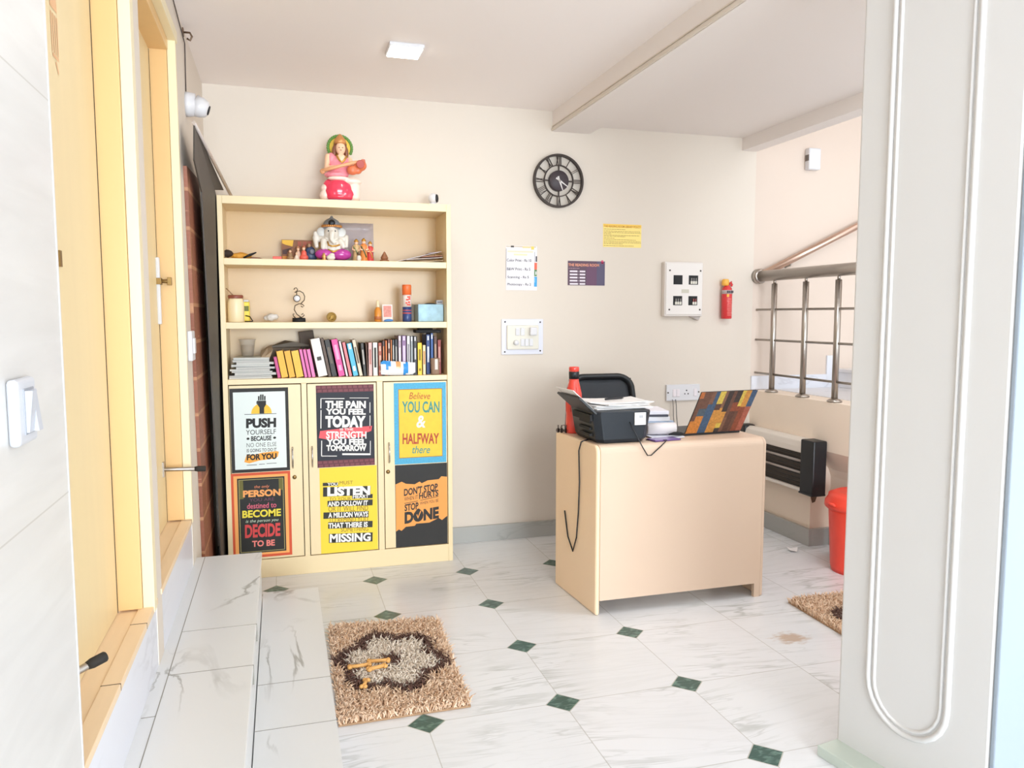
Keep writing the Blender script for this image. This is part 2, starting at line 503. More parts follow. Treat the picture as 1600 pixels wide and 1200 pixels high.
# doors (closed leaves)
def door(name, y0, y1, label):
    o = struct(MB().box(XL - .125, XL - .088, y0, y1, .563, 2.413), name, M_DOOR, label, 'door')
    MB().box(XL - .0882, XL - .0868, y1 - .0045, y1 - .0005, .563, 2.413).build('gap_shade_strip', M_DARKGAP, o)  # dark strip drawn for the shade in the gap beside the jamb
    return o
d1 = door('door_1', 1.492, 2.335, 'nearest honey yellow door with faint orange emblem')
d2 = door('door_2', 2.5, 3.335, 'farther honey yellow door with tower bolt and door stopper')
# faint orange emblem high on the first door: dome, body with bars, foot and a slanted stroke
M_ORANGE = mat('faint_orange_print', '#e4b487', .6)
e = MB()
xe = XL - .0872
def ev(pts): e.poly([(xe, y, z) for y, z in pts])
yc = 1.965
ev([(yc - .028 * math.cos(q), 2.06 + .05 * math.sin(q)) for q in [PI * i / 10 for i in range(11)]])
ev([(yc - .006, 2.105), (yc + .006, 2.105), (yc + .004, 2.13), (yc - .004, 2.13)])
for k in range(4):
    a = yc - .026 + k * .0155
    ev([(a, 1.965), (a + .006, 1.965), (a + .008, 2.05), (a - .001, 2.05)])
ev([(yc - .024, 1.955), (yc + .026, 1.955), (yc + .026, 1.963), (yc - .024, 1.963)])
ev([(yc - .004, 1.945), (yc + .018, 1.925), (yc + .022, 1.932), (yc + .004, 1.952)])
e.build('emblem', M_ORANGE, d1)
MB().box(XL - .088, XL - .082, 1.895, 1.912, 1.50, 1.535).build('keeper', M_BRASS, d1)
# stopper arms
def stopper(y, z, parent, dirv):
    p = Vector((XL - .088, y, z)); q = p + Vector(dirv)
    MB().box(XL - .089, XL - .082, y - .012, y + .012, z - .03, z + .03).tube([p + Vector((.004, 0, 0)), q], .0085, 10).build('door_stopper', M_STEEL, parent, bevel=.001)
    k = q + Vector(dirv).normalized() * .028
    MB().tube([q - Vector(dirv).normalized() * .012, q, k, k + Vector(dirv).normalized() * .003], [.0085, .0115, .0115, .009], 12).build('rubber_tip', M_RUBBER, parent)
stopper(3.27, .79, d2, (.125, .02, -.008))
stopper(1.765, .635, d1, (.05, .035, .012))
# tower bolt on second door
MB().box(XL - .089, XL - .076, 3.298, 3.322, 1.36, 1.62).build('tower_bolt', M_WHITE, d2, bevel=.003)
MB().box(XL - .089, XL - .070, 3.295, 3.326, 1.515, 1.54).tube([(XL - .075, 3.315, 1.528), (XL - .045, 3.315, 1.528)], .007).box(XL - .05, XL - .035, 3.303, 3.327, 1.513, 1.543).build('bolt_knob', M_BRASS, d2, bevel=.001)

# ceiling, beams
struct(MB().box(-.62, 1.62, -6.0, YW, 2.63, 2.75), 'ceiling', M_CEIL, 'pinkish white ceiling over the bookcase side', 'ceiling')
struct(MB().box(1.86, 2.94, -6.0, YW, 2.555, 2.75), 'ceiling_right', M_BEAM, 'lower greyish ceiling beyond the beam', 'ceiling')
struct(MB().box(1.618, 1.86, -6.0, YW, 2.51, 2.75), 'beam', M_BEAM, 'ceiling beam running from the back wall', 'beam')
struct(MB().box(1.609, 1.618, -1., YW, 2.512, 2.528).box(1.612, 1.618, -1., YW, 2.536, 2.542), 'trim_8', M_WALL, 'thin moulding along the beam edge', 'trim', bevel=.002)
struct(MB().box(2.94, 3.05, -6.0, YW, 2.474, 2.75), 'beam_stairwell', M_BEAM, 'slab edge above the stair railing', 'beam')

# half wall of the stair landing, its recess and skirtings
struct(MB().box(3.05, 3.22, 3.89, YW, 0, .89).prism([(3.05, .89), (3.05, .60), (3.17, .47), (3.19, .42), (3.19, 0), (3.3, 0), (3.3, .78), (3.22, .89)], 1.6, 3.8899, 'y'), 'wall_right', M_HALF, 'cream half wall under the stair railing', 'wall')
m = MB().box(3.22, 5.1, 1.6, YW, .78, .893)
struct(m, 'stair_landing', marble('landing_marble', '#d9d8da', '#a5a5a5', 1, 1, 1, .3), 'pale marble stair landing behind the railing', 'landing')
m = MB()
for k in range(6):
    m.box(3.74 + .27 * k, 5.08, 3.25, YW, .893 + .13 * k, .893 + .13 * (k + 1) - .022)
    m.box(3.725 + .27 * k, 5.08, 3.25, YW, .893 + .13 * (k + 1) - .022, .893 + .13 * (k + 1))
struct(m, 'stair_flight', MATS['landing_marble'], 'marble steps rising behind the railing', 'stairs', bevel=.003)
m = MB().box(3.052, 3.725, YW - .012, YW, .893, .985)
for k in range(4): m.box(3.655 + .27 * k, 3.74 + .27 * k, YW - .013, YW, .893, .985 + .13 * (k + 1))
struct(m, 'baseboard_stairwell', M_RISER, 'bluish marble skirting of stair landing', 'baseboard')
struct(MB().box(.912, 3.035, YW - .018, YW, 0, .1).box(-.37, -.295, YW - .018, YW, 0, .1), 'baseboard_back', M_SKIRT, 'grey marble skirting of the back wall', 'baseboard', bevel=.002)
struct(MB().box(3.028, 3.05, 3.868, YW - .018, 0, .105).box(3.05, 3.19, 3.868, 3.89, 0, .105).box(3.17, 3.19, 1.6, 3.868, 0, .105), 'baseboard_right', M_SKIRT, 'grey marble skirting of the half wall', 'baseboard', bevel=.002)
# broken plaster at the half-wall corner
m = MB()
m.prism([(3.046, .352), (3.075, .362), (3.13, .352), (3.118, .318), (3.092, .296), (3.082, .268), (3.062, .262), (3.052, .292), (3.047, .32)], 3.8878, 3.8915, 'y')
tag(m.build('plaster_damage', mat('broken_plaster', '#6d5b4b', .95, var=.4, scale=60)), 'dark broken plaster patch under the wall heater', 'wall damage', kind='structure')

# pillar on the right, slightly turned, with raised loop moulding on its left face
PA = R(9.5)
P0 = Vector((1.685, 1.983, 0)); PD = Vector((math.sin(PA), -math.cos(PA), 0)); PN = Vector((-math.cos(PA), -math.sin(PA), 0))  # PN faces the room (left)
def pil(t, out, z): return P0 + PD * t + PN * out + Vector((0, 0, z))
m = MB()
for (t0, t1, o0, o1, z0, z1) in ((0, .485, -.62, 0, 0, 2.60),):
    v = [pil(t, o, z) for z in (z0, z1) for t in (t0, t1) for o in (o0, o1)]
    m._add(v, [(0, 1, 3, 2), (4, 6, 7, 5), (0, 4, 5, 1), (2, 3, 7, 6), (0, 2, 6, 4), (1, 5, 7, 3)])
struct(m, 'pillar', M_PILLAR, 'white square pillar with raised loop moulding', 'pillar', bevel=.008)
m = MB()
tc, hr, zb, zt = .237, .128, .295, 2.30
path = []
for i in range(13):
    q = PI + PI * i / 12
    path.append((tc + hr * math.cos(q), zb + hr * math.sin(q)))
for i in range(13):
    q = PI * i / 12
    path.append((tc + hr * math.cos(q), zt + hr * math.sin(q)))
m.tube([pil(t, .0, z) for t, z in path], .009, 10, closed=True)
hr2 = hr - .02
path2 = [(tc + (t - tc) * hr2 / hr, zb + (z - zb) * hr2 / hr if z < zb else (zt + (z - zt) * hr2 / hr if z > zt else z)) for t, z in path]
m.tube([pil(t, .0, z) for t, z in path2], .006, 8, closed=True)
struct(m, 'trim_9', M_PILLAR, 'raised loop moulding on the pillar', 'moulding')
m = MB()
v = [pil(t, o, z) for z in (0, .035) for t in (.0, .54) for o in (-.62, .085)]
m._add(v, [(0, 1, 3, 2), (4, 6, 7, 5), (0, 4, 5, 1), (2, 3, 7, 6), (0, 2, 6, 4), (1, 5, 7, 3)])
struct(m, 'baseboard_pillar', marble('green_skirting_marble', '#b9c2b8', '#8a998c', 2, 2, 2, .6), 'pale green marble skirting around the pillar', 'baseboard', bevel=.003)

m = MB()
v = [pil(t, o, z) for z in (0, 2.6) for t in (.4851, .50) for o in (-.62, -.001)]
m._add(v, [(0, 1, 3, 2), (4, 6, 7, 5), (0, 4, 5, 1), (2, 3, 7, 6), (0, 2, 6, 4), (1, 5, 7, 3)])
struct(m, 'pillar_front_dimmed', mat('bluish_paint_dimmed', '#99a4b0', .6), 'bluish front face of the pillar, darkened to offset entrance light', 'wall', bevel=.004)  # bluish panel coloured darker to offset the strong entrance light on this face
# brown printed sheet and dark board in the left back corner
tag(MB().prism([(3.52, 2.012), (3.69, .36), (3.70, .02), (4.25, .02), (4.04, 2.04)], -.3695, -.355, 'x').build('printed_wall_sheet', M_BROWN), 'brown stone-block printed sheet leaning by left wall', 'wall sheet')
b = thing('board', 'tall dark grey board with silver top edge leaning beside bookcase', 'board', (-.315, 4.0, 0))
m = MB()
fr = [(-.318, 3.66), (-.316, 4.22)]
Wd = [(-.318, 4.10, 0), (-.308, 4.51, 0), (-.308, 4.51, 2.0), (-.300, 4.2, 2.02), (-.268, 4.36, 2.045), (-.318, 3.48, 2.172), (-.318, 3.42, 2.02), (-.318, 3.70, 1.935)]
th = .006
n = len(Wd)
front = [(x + th / 2, y, z) for x, y, z in Wd]; back = [(x - th / 2, y, z) for x, y, z in Wd]
fc = [(0, 1, 2), (0, 2, 3, 7), (7, 3, 5), (3, 4, 5), (7, 5, 6)]
m._add(front + back, fc + [tuple(i + n for i in f[::-1]) for f in fc] + [(i, i + n, (i + 1) % n + n, (i + 1) % n) for i in range(n)])
m.build('panel', mat('dark_board', '#4b4641', .6, var=.1, scale=3), b)
MB().tube([(-.318, 3.47, 2.178), (-.235, 4.45, 2.030)], .009, 4).build('edge_strip', mat('satin_aluminium', '#d8cfcb', .4, .6), b)

# ------------------------------------------------------------------ bookcase
YB = 4.225
BK = thing('bookcase', 'tall cream bookcase with three open shelves above three postered doors', 'bookcase', (.309, 4.38, 0))
S1, S2, S3 = 1.686, 1.359, 1.064           # shelf tops
m = MB()
m.box(-.293, -.268, YB, 4.545, 0, 2.0).box(.886, .911, YB, 4.545, 0, 2.0)
m.box(-.268, .886, YB, 4.545, 1.96, 2.0)
m.box(-.268, .886, YB + .002, 4.545, 0, .098)
m.box(-.268, .886, YB + .004, 4.545, S3 - .028, S3)
m.box(.097, .124, YB, 4.53, .098, S3 - .028).box(.494, .526, YB, 4.53, .098, S3 - .028)
m.build('carcass', M_CAB, BK, bevel=.0015)
MB().box(-.268, .886, YB + .003, 4.53, S1 - .033, S1).build('shelf', M_CAB, BK, bevel=.0015)
MB().box(-.268, .886, YB + .003, 4.53, S2 - .033, S2).build('shelf', M_CAB, BK, bevel=.0015)
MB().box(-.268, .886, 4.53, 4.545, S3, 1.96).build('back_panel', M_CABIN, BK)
MB().box(-.268, .886, YB + .024, YB + .03, .098, S3 - .028).build('shadow_board', M_DARKGAP, BK)
DX = [(-.264, .093), (.128, .490), (.530, .882)]
for i, (a, bb) in enumerate(DX):
    d = MB().box(a, bb, YB + .001, YB + .02, .103, S3 - .033).build('door', M_CAB, BK, bevel=.001)
    hx = (.045, .146, .556)[i]
    z0 = .64
    pts = [(hx, YB + .002, z0 - .055), (hx, YB - .014, z0 - .048), (hx, YB - .024, z0), (hx, YB - .014, z0 + .048), (hx, YB + .002, z0 + .055)]
    MB().tube(pts, [.0045, .004, .0035, .004, .0045], 8).build('handle', M_CHROME, d)
    if i != 1:
        lx = (.052, .549)[0 if i == 0 else 1]
        MB().lathe([(.0001, YB - .006), (.009, YB - .006), (.011, YB - .003), (.011, YB + .003)][::-1], (lx, 0, .535), 14, 0, 'y').build('lock', M_BRASS, d)

# ------------------------------------------------------------------ six posters on the doors
YP = YB + .0008
black, white = ink('#191817'), ink('#f2efe9')
# 1
s = Sheet([(60, 100), (412, 97), (425, 598), (78, 598)], (-.262, .030, 1.017, .574), YP).base(ink('#24211f'))
s.panel(.058, .945, .045, .962, ink('#e3ebe7'))
s.mb.poly([s.pt(252 + 62 * math.cos(q), 250 - 60 * math.sin(q), 2) for q in [PI * i / 16 for i in range(17)]][::-1], s.mi(ink('#f3c23c')))
for k, (a, t) in enumerate(((231, 146), (243, 137), (255, 137), (267, 146))):
    s.shape([(a, 172), (a + 9, 172), (a + 9, t), (a, t)], black, 3)
s.shape([(230, 200), (240, 215), (240, 250), (268, 250), (268, 215), (279, 198), (279, 174), (229, 174)], black, 3)
s.shape([(222, 190), (229, 200), (229, 172), (222, 178)], black, 3)
s.rect(150, 251, 342, 254, black, 3)
s.text('PUSH', 160, 277, 340, 335, black, off=.055)
s.text('YOURSELF', 160, 345, 339, 374, black)
s.text('BECAUSE', 190, 383, 312, 412, black, off=.035)
for a in (172, 331): s.mb.poly([s.pt(a + 9 * math.cos(q), 397 + 7 * math.sin(q), 3) for q in [-2 * PI * i / 10 for i in range(10)]], s.mi(black))
s.text('NO ONE ELSE', 164, 423, 342, 448, ink('#6f706c'))
s.text('IS GOING TO DO IT', 165, 458, 343, 478, black, off=.012)
s.shape([(150, 535), (165, 490), (200, 495), (260, 484), (340, 478), (357, 482), (350, 512), (330, 523), (240, 530), (180, 544)], ink('#f2a63d'), 2)
s.text('FOR YOU', 165, 489, 343, 526, black, off=.05)
s.rect(165, 553, 225, 556, black, 3); s.rect(283, 549, 343, 552, black, 3); s.rect(238, 551, 272, 554, black, 3)
s.done('poster', 'white poster in black frame with raised fist reading PUSH YOURSELF', 'poster', 'motivational posters on bookcase doors')
# 2
s = Sheet([(78, 605), (425, 602), (438, 1088), (88, 1092)], (-.268, .030, .571, .114), YP).base(ink('#d4512c'))
s.panel(.04, .955, .03, .97, ink('#f3a95c'))
s.panel(.10, .90, .06, .945, ink('#1a1a16'), 2)
M_OL = ink('#6b6428')
for (u0, u1, v0, v1) in ((.125, .875, .078, .082), (.125, .875, .925, .929), (.125, .132, .078, .929), (.868, .875, .078, .929)): s.panel(u0, u1, v0, v1, ink('#c9bb72'), 3)
s.panel(.135, .2, .085, .3, M_OL, 3); s.panel(.80, .865, .085, .22, M_OL, 3)
s.text('the only', 210, 676, 298, 697, ink('#e8865a'), 4, shear=.25)
s.text('PERSON', 147, 702, 368, 742, ink('#f2a259'), 4, off=.045)
s.text('YOU ARE', 185, 750, 330, 768, ink('#6d3a55'), 4)
s.text('destined to', 170, 777, 343, 808, ink('#d86077'), 4, off=.01)
s.text('BECOME', 142, 816, 370, 859, ink('#e9d53c'), 4, off=.035)
s.text('is the person you', 160, 870, 350, 892, ink('#c6d6bd'), 4, shear=.3)
s.text('DECIDE', 157, 897, 366, 975, ink('#cf4140'), 4, off=.04)
s.text('TO BE', 198, 992, 333, 1028, ink('#e98076'), 4, off=.035)
s.done('poster', 'black poster with orange border reading PERSON, BECOME, DECIDE', 'poster', 'motivational posters on bookcase doors')
# 3
s = Sheet([(578, 86), (907, 77), (918, 538), (592, 557)], (.172, .477, 1.022, .578), YP).base(ink('#232530'))
for v0, v1 in ((0, .088), (.915, 1.)):
    s.panel(0, 1, v0, v1, ink('#5d2b36'))
    for r_ in range(2):
        vv = v0 + (v1 - v0) * (.1 + .48 * r_)
        for k in range(11):
            u = .01 + k * .09 + (.02 if r_ else 0)
            s.panel(u, min(.995, u + .068), vv, vv + (v1 - v0) * .34, ink('#7b4149'), 2)
for (a0, b0, a1, b1) in ((605, 157, 740, 161), (770, 154, 880, 157), (605, 157, 610, 215), (606, 225, 611, 330), (611, 400, 616, 488), (885, 180, 889, 240), (886, 255, 890, 330), (889, 400, 893, 470), (612, 486, 700, 490), (730, 480, 893, 472)):
    s.rect(a0, min(b0, b1), a1, max(b0, b1) + (0 if b1 > b0 else 2), white, 2)
s.text('THE PAIN', 632, 172, 863, 214, white, off=.05)
s.text('YOU FEEL', 635, 216, 863, 251, white, off=.05)
s.text('TODAY', 633, 257, 863, 325, white, off=.06)
s.shape([(598, 385), (604, 345), (640, 340), (760, 326), (900, 314), (896, 343), (868, 352), (866, 376), (760, 386), (640, 392)], ink('#ea5a62'), 2)
s.text('IS THE', 716, 328, 792, 341, white, off=.02)
s.text('STRENGTH', 638, 346, 868, 388, white, off=.03)
s.text('YOU FEEL', 640, 389, 868, 424, white, off=.05)
s.text('TOMORROW', 640, 424, 868, 459, white, off=.05)
s.done('poster', 'dark navy poster with red brush stroke reading THE PAIN YOU FEEL TODAY', 'poster', 'motivational posters on bookcase doors')
# 4
yel = ink('#f3d33a'); dk = ink('#2b2a26'); br = ink('#8a6a23')
s = Sheet([(592, 570), (922, 562), (944, 1033), (606, 1048)], (.181, .487, .575, .104), YP).base(yel)
for (a0, b0, a1, b1) in ((612, 651, 700, 669), (614, 676, 890, 728), (782, 722, 903, 745), (640, 752, 904, 785), (617, 816, 882, 852), (645, 872, 907, 908), (650, 937, 909, 988)): s.rect(a0, b0, a1, b1, dk, 2)
s.text('YOU', 638, 652, 697, 668, white, off=.03); s.text('MUST', 708, 644, 785, 663, br)
s.text('LISTEN', 638, 675, 888, 727, white, off=.055)
s.text('TO YOUR', 650, 734, 776, 753, br); s.text('HEART', 786, 724, 880, 743, white, off=.03)
s.text('AND FOLLOW IT', 642, 756, 876, 784, white, off=.04)
s.text('OR IT WILL FIND', 646, 784, 878, 813, br)
s.text('A MILLION WAYS', 645, 818, 878, 848, white, off=.04)
s.text('TO REMIND YOU', 648, 846, 878, 875, br)
s.text('THAT THERE IS', 646, 876, 878, 906, white, off=.04)
s.text('SOMETHING', 720, 904, 882, 928, br)
s.text('MISSING', 655, 938, 898, 986, white, off=.04)
s.done('poster', 'bright yellow poster with black bars reading LISTEN and MISSING', 'poster', 'motivational posters on bookcase doors')
# 5
s = Sheet([(1032, 72), (1335, 64), (1340, 526), (1040, 538)], (.586, .877, 1.024, .572), YP).base(mat('ink_mottled_blue', '#4fa9cf', .6, var=.3, scale=120))
s.panel(.085, .925, .075, .925, ink('#a8692c')); s.panel(.095, .915, .083, .917, mat('ink_mottled_yellow', '#efc53a', .6, var=.12, scale=30), 2)
rd = ink('#b0432b'); te = ink('#3c8f88')
s.text('Believe', 1120, 124, 1240, 162, rd, shear=.2)
s.text('YOU CAN', 1080, 174, 1298, 240, te, off=.03)
s.text('&', 1162, 256, 1215, 326, white, off=.02, shear=.1)
s.text('HALFWAY', 1084, 358, 1296, 420, rd, off=.03)
s.text('there', 1135, 430, 1240, 474, te, off=.01, shear=.2)
s.done('poster', 'yellow poster with mottled blue border reading YOU CAN, HALFWAY', 'poster', 'motivational posters on bookcase doors')
# 6
s = Sheet([(1036, 548), (1338, 536), (1343, 990), (1044, 1014)], (.587, .880, .568, .103), YP).base(ink('#23211f'))
top = [(1040, 655), (1075, 640), (1100, 652), (1150, 655), (1178, 640), (1190, 650), (1225, 634), (1290, 628), (1305, 612), (1339, 615)]
bot = [(1342, 833), (1310, 858), (1290, 846), (1235, 872), (1160, 878), (1150, 890), (1100, 895), (1075, 918), (1060, 910), (1044, 922)]
s.shape((top + bot)[::-1], ink('#f0a04f'), 2)
dk = ink('#262322')
T = -.16
s.text("DON'T STOP", 1088, 680, 1284, 722, dk, off=.035, tilt=T)
s.text('WHEN IT', 1090, 728, 1168, 750, dk, tilt=T)
s.text('HURTS', 1175, 704, 1288, 740, dk, off=.035, tilt=T)
s.shape([(1090, 764), (1168, 751), (1168, 748), (1090, 761)], dk, 3); s.shape([(1182, 748), (1288, 726), (1288, 723), (1182, 745)], dk, 3)
s.text('STOP', 1092, 768, 1172, 808, dk, off=.035, tilt=T)
s.text('WHEN YOU BE', 1180, 755, 1288, 772, dk, tilt=T)
s.text('DONE', 1092, 812, 1291, 880, dk, off=.055, tilt=T)
s.mb.poly([s.pt(1172 + 19 * math.cos(q), 826 + 34 * math.sin(q), 4) for q in [-2 * PI * i / 18 for i in range(18)]], s.mi(dk))
s.shape([(1160, 828), (1169, 850), (1188, 806), (1183, 803), (1169, 838), (1164, 823)][::-1], ink('#f0a04f'), 5)
s.done('poster', "black poster with torn orange band reading DON'T STOP and DONE", 'poster', 'motivational posters on bookcase doors')

# ------------------------------------------------------------------ things on the back wall
# skeleton clock
CK = (1.651, YW, 2.213)
ck = thing('wall_clock', 'black skeleton wall clock with roman numerals', 'clock', CK)
M_CK = mat('dark_bronze_metal', '#3a302b', .55, .3)
def ring(mb, r0, r1, y0, y1, n=64, mi=0):
    v = []; 
    for i in range(n):
        q = 2 * PI * i / n
        for r_, y in ((r0, y0), (r1, y0), (r1, y1), (r0, y1)): v.append((CK[0] + r_ * math.cos(q), y, CK[2] + r_ * math.sin(q)))
    fs = []
    for i in range(n):
        j = (i + 1) % n
        for k in range(4): l = (k + 1) % 4; fs.append((i * 4 + k, i * 4 + l, j * 4 + l, j * 4 + k))
    mb._add(v, fs, mi)
m = MB(); ring(m, .149, .161, YW - .03, YW - .006); m.build('outer_ring', M_CK, ck)
m = MB(); ring(m, .090, .096, YW - .028, YW - .016); m.build('inner_ring', M_CK, ck)
def cbar(mb, q, r0, r1, wd, off=0., lean=0.):
    c, s_ = math.sin(q), math.cos(q)          # clockwise from twelve
    def P(r_, t): return (CK[0] + c * r_ + s_ * t, CK[2] + s_ * r_ - c * t)
    a, b_ = P(r0, off - lean), P(r1, off + lean)
    dx, dz = b_[0] - a[0], b_[1] - a[1]; L = math.hypot(dx, dz); nx, nz = -dz / L * wd / 2, dx / L * wd / 2
    mb.prism([(a[0] - nx, a[1] - nz), (b_[0] - nx, b_[1] - nz), (b_[0] + nx, b_[1] + nz), (a[0] + nx, a[1] + nz)], YW - .027, YW - .018)
for k in range(4):
    m = MB(); cbar(m, k * PI / 2, .055, .093, .007); m.build('spoke', M_CK, ck)
NUM = ['XII', 'I', 'II', 'III', 'IV', 'V', 'VI', 'VII', 'VIII', 'IX', 'X', 'XI']
for h, tx in enumerate(NUM):
    m = MB(); q = h * PI / 6
    wd = {'I': .006, 'V': .015, 'X': .016}
    tot = sum(wd[c] for c in tx) + .003 * (len(tx) - 1); x = -tot / 2
    for c in tx:
        cx = x + wd[c] / 2
        if c == 'I': cbar(m, q, .094, .152, .0032, cx)
        elif c == 'V':
            cbar(m, q, .094, .152, .0042, cx - .003, -.004); cbar(m, q, .094, .152, .0022, cx + .003, .004)
        else:
            cbar(m, q, .094, .152, .0042, cx, .006); cbar(m, q, .094, .152, .0022, cx, -.006)
        x += wd[c] + .003
    m.build('numeral', M_CK, ck)
MB().lathe([(.0001, YW - .034), (.060, YW - .034), (.062, YW - .031), (.062, YW - .001)][::-1], (CK[0], 0, CK[2]), 40, 0, 'y').build('centre_disc', mat('clock_disc', '#3d3439', .5), ck)
def hand(q, r1, wd):
    c, s_ = math.sin(q), math.cos(q)
    mb = MB()
    def P(r_, t): return (CK[0] + c * r_ + s_ * t, CK[2] + s_ * r_ - c * t)
    mb.prism([P(-.026, -wd * .7), P(-.012, -wd * .35), P(0, -wd * .6), P(r1, -wd * .2), P(r1, wd * .2), P(0, wd * .6), P(-.012, wd * .35), P(-.026, wd * .7)][::-1], YW - .039, YW - .036)
    mb.build('hand', mat('hand_white', '#d9d4d2', .4), ck)
hand(R(123), .066, .009); hand(R(160), .062, .009)
MB().lathe([(.0001, YW - .042), (.005, YW - .042), (.005, YW - .033)][::-1], (CK[0], 0, CK[2]), 12, 0, 'y').build('hub', M_CHROME, ck)

# yellow notice
s = Sheet([(0, 0), (400, 0), (400, 265), (0, 265)], (1.957, 2.220, 1.968, 1.824), YW - .0005).base(ink('#f4dc84'))
s.panel(0, 1, 0, .14, ink('#f3c95c'))
tn = ink('#7c6430')
s.text('THE READING ROOM LIBRARY POLICY', 8, 14, 392, 40, ink('#b98428'), 2, off=.02)
def scribble(s, a0, b, a1, m_, h=6, seed=0, lay=2):
    rr = random.Random(seed); a = a0
    while a < a1:
        l = rr.uniform(9, 30); s.rect(a, b, min(a1, a + l), b + h, m_, lay); a += l + rr.uniform(3, 6)
for k, (b_, e_) in enumerate(((58, 230), (80, 385), (96, 395), (110, 85), (126, 380), (140, 230), (160, 118), (176, 342), (195, 392), (210, 395), (224, 205), (246, 320))): scribble(s, 8, b_, e_, tn, 4.5, k)
s.done('wall_notice', 'small yellow printed notice on the back wall', 'notice')
# purple price sign
s = Sheet([(0, 0), (390, 0), (390, 225), (0, 225)], (1.722, 1.971, 1.733, 1.582), YW - .0005).base(ink('#5d4658'))
s.panel(.78, 1, 0, 1, ink('#57506a')); s.panel(.5, .78, .12, 1, ink('#664660'))
s.text('THE READING ROOM', 5, 24, 328, 50, ink('#e39b7c'), 2, off=.03)
scribble(s, 8, 66, 120, ink('#a98a92'), 6, 3)
wt = ink('#e6dfe6')
for k in range(5):
    b_ = 89 + 29 * k
    s.rect(20, b_, 100, b_ + 14, wt, 2) if k != 4 else s.rect(20, b_, 105, b_ + 14, wt, 2)
    s.rect(108, b_ + 6, 116, b_ + 9, wt, 2); s.rect(124, b_, 182, b_ + 14, wt, 2)
s.mb.poly([s.pt(362 + 13 * math.cos(q), 5 + 16 * math.sin(q), 2) for q in [-2 * PI * i / 14 for i in range(14)]], s.mi(ink('#c9456c')))
s.rect(350, 10, 376, 22, ink('#c9456c'), 2)
s.done('wall_sign', 'purple sign with white lines on the back wall', 'sign')
# price list
s = Sheet([(80, 308), (402, 308), (408, 785), (85, 785)], (1.321, 1.520, 1.816, 1.548), YW - .0005).base(ink('#e4e1e6'))
tx = ink('#3a3a44')
s.rect(84, 312, 390, 322, ink('#c8b8a0'), 2); s.rect(130, 308, 162, 326, ink('#3a3534'), 3); s.rect(250, 312, 330, 330, ink('#e8cf94'), 3); s.rect(340, 310, 370, 345, ink('#e9c95e'), 3)
s.rect(95, 360, 360, 380, ink('#ecd5bb'), 2); s.rect(160, 392, 300, 412, ink('#eed9b4'), 2)
s.rect(376, 370, 380, 480, ink('#8d8d9a'), 2); s.rect(388, 415, 404, 475, ink('#4b4a52'), 2); s.rect(376, 485, 404, 560, ink('#e4694f'), 2); s.rect(376, 560, 404, 632, ink('#5f8a5d'), 2); s.rect(388, 580, 400, 615, ink('#dfe0e0'), 3)
s.rect(376, 638, 406, 745, ink('#3f9ed8'), 2); s.rect(378, 650, 388, 700, ink('#7cc0ea'), 3)
s.rect(82, 340, 86, 660, ink('#807884'), 2)
s.text('Color Print - Rs 10', 90, 448, 344, 478, tx, off=.01); s.text('B&W Print - Rs 5', 94, 542, 334, 572, tx, off=.01)
s.text('Scanning - Rs 5', 98, 630, 320, 664, tx, off=.01); s.text('Photocopy - Rs 2', 98, 708, 344, 742, tx, off=.01)
s.done('price_list', 'white price list with colourful border on the back wall', 'price list')
# switch board
sw = thing('switch_board', 'white square switch board on the back wall below price list', 'switch', (1.425, YW, 1.263))
MB().box(1.291, 1.559, YW - .008, YW, 1.155, 1.372).build('back_plate', mat('bluish_white_plastic', '#dcdde8', .25), sw, bevel=.003)
MB().box(1.322, 1.527, YW - .022, YW - .007, 1.186, 1.334).build('face_plate', M_IVORY, sw, bevel=.005)
for x, z in ((1.313, 1.355), (1.539, 1.353), (1.311, 1.172), (1.540, 1.176)):
    MB().lathe([(.0001, YW - .011), (.005, YW - .011), (.005, YW - .007)][::-1], (x, 0, z), 10, 0, 'y').build('screw', M_SCREW, sw)
for x in (1.388, 1.42): MB().box(x - .013, x + .013, YW - .029, YW - .02, 1.272, 1.318).build('rocker', M_WHITE, sw, bevel=.003)
for x in (1.42, 1.447, 1.475): MB().box(x - .012, x + .012, YW - .029, YW - .02, 1.206, 1.252).build('rocker', M_WHITE, sw, bevel=.003)
MB().lathe([(.0001, YW - .04), (.015, YW - .04), (.017, YW - .02)][::-1], (1.378, 0, 1.228), 20, 0, 'y').build('knob', M_WHITE, sw)
MB().box(1.462, 1.508, YW - .05, YW - .02, 1.272, 1.322).build('plug', M_WHITE, sw, bevel=.008)
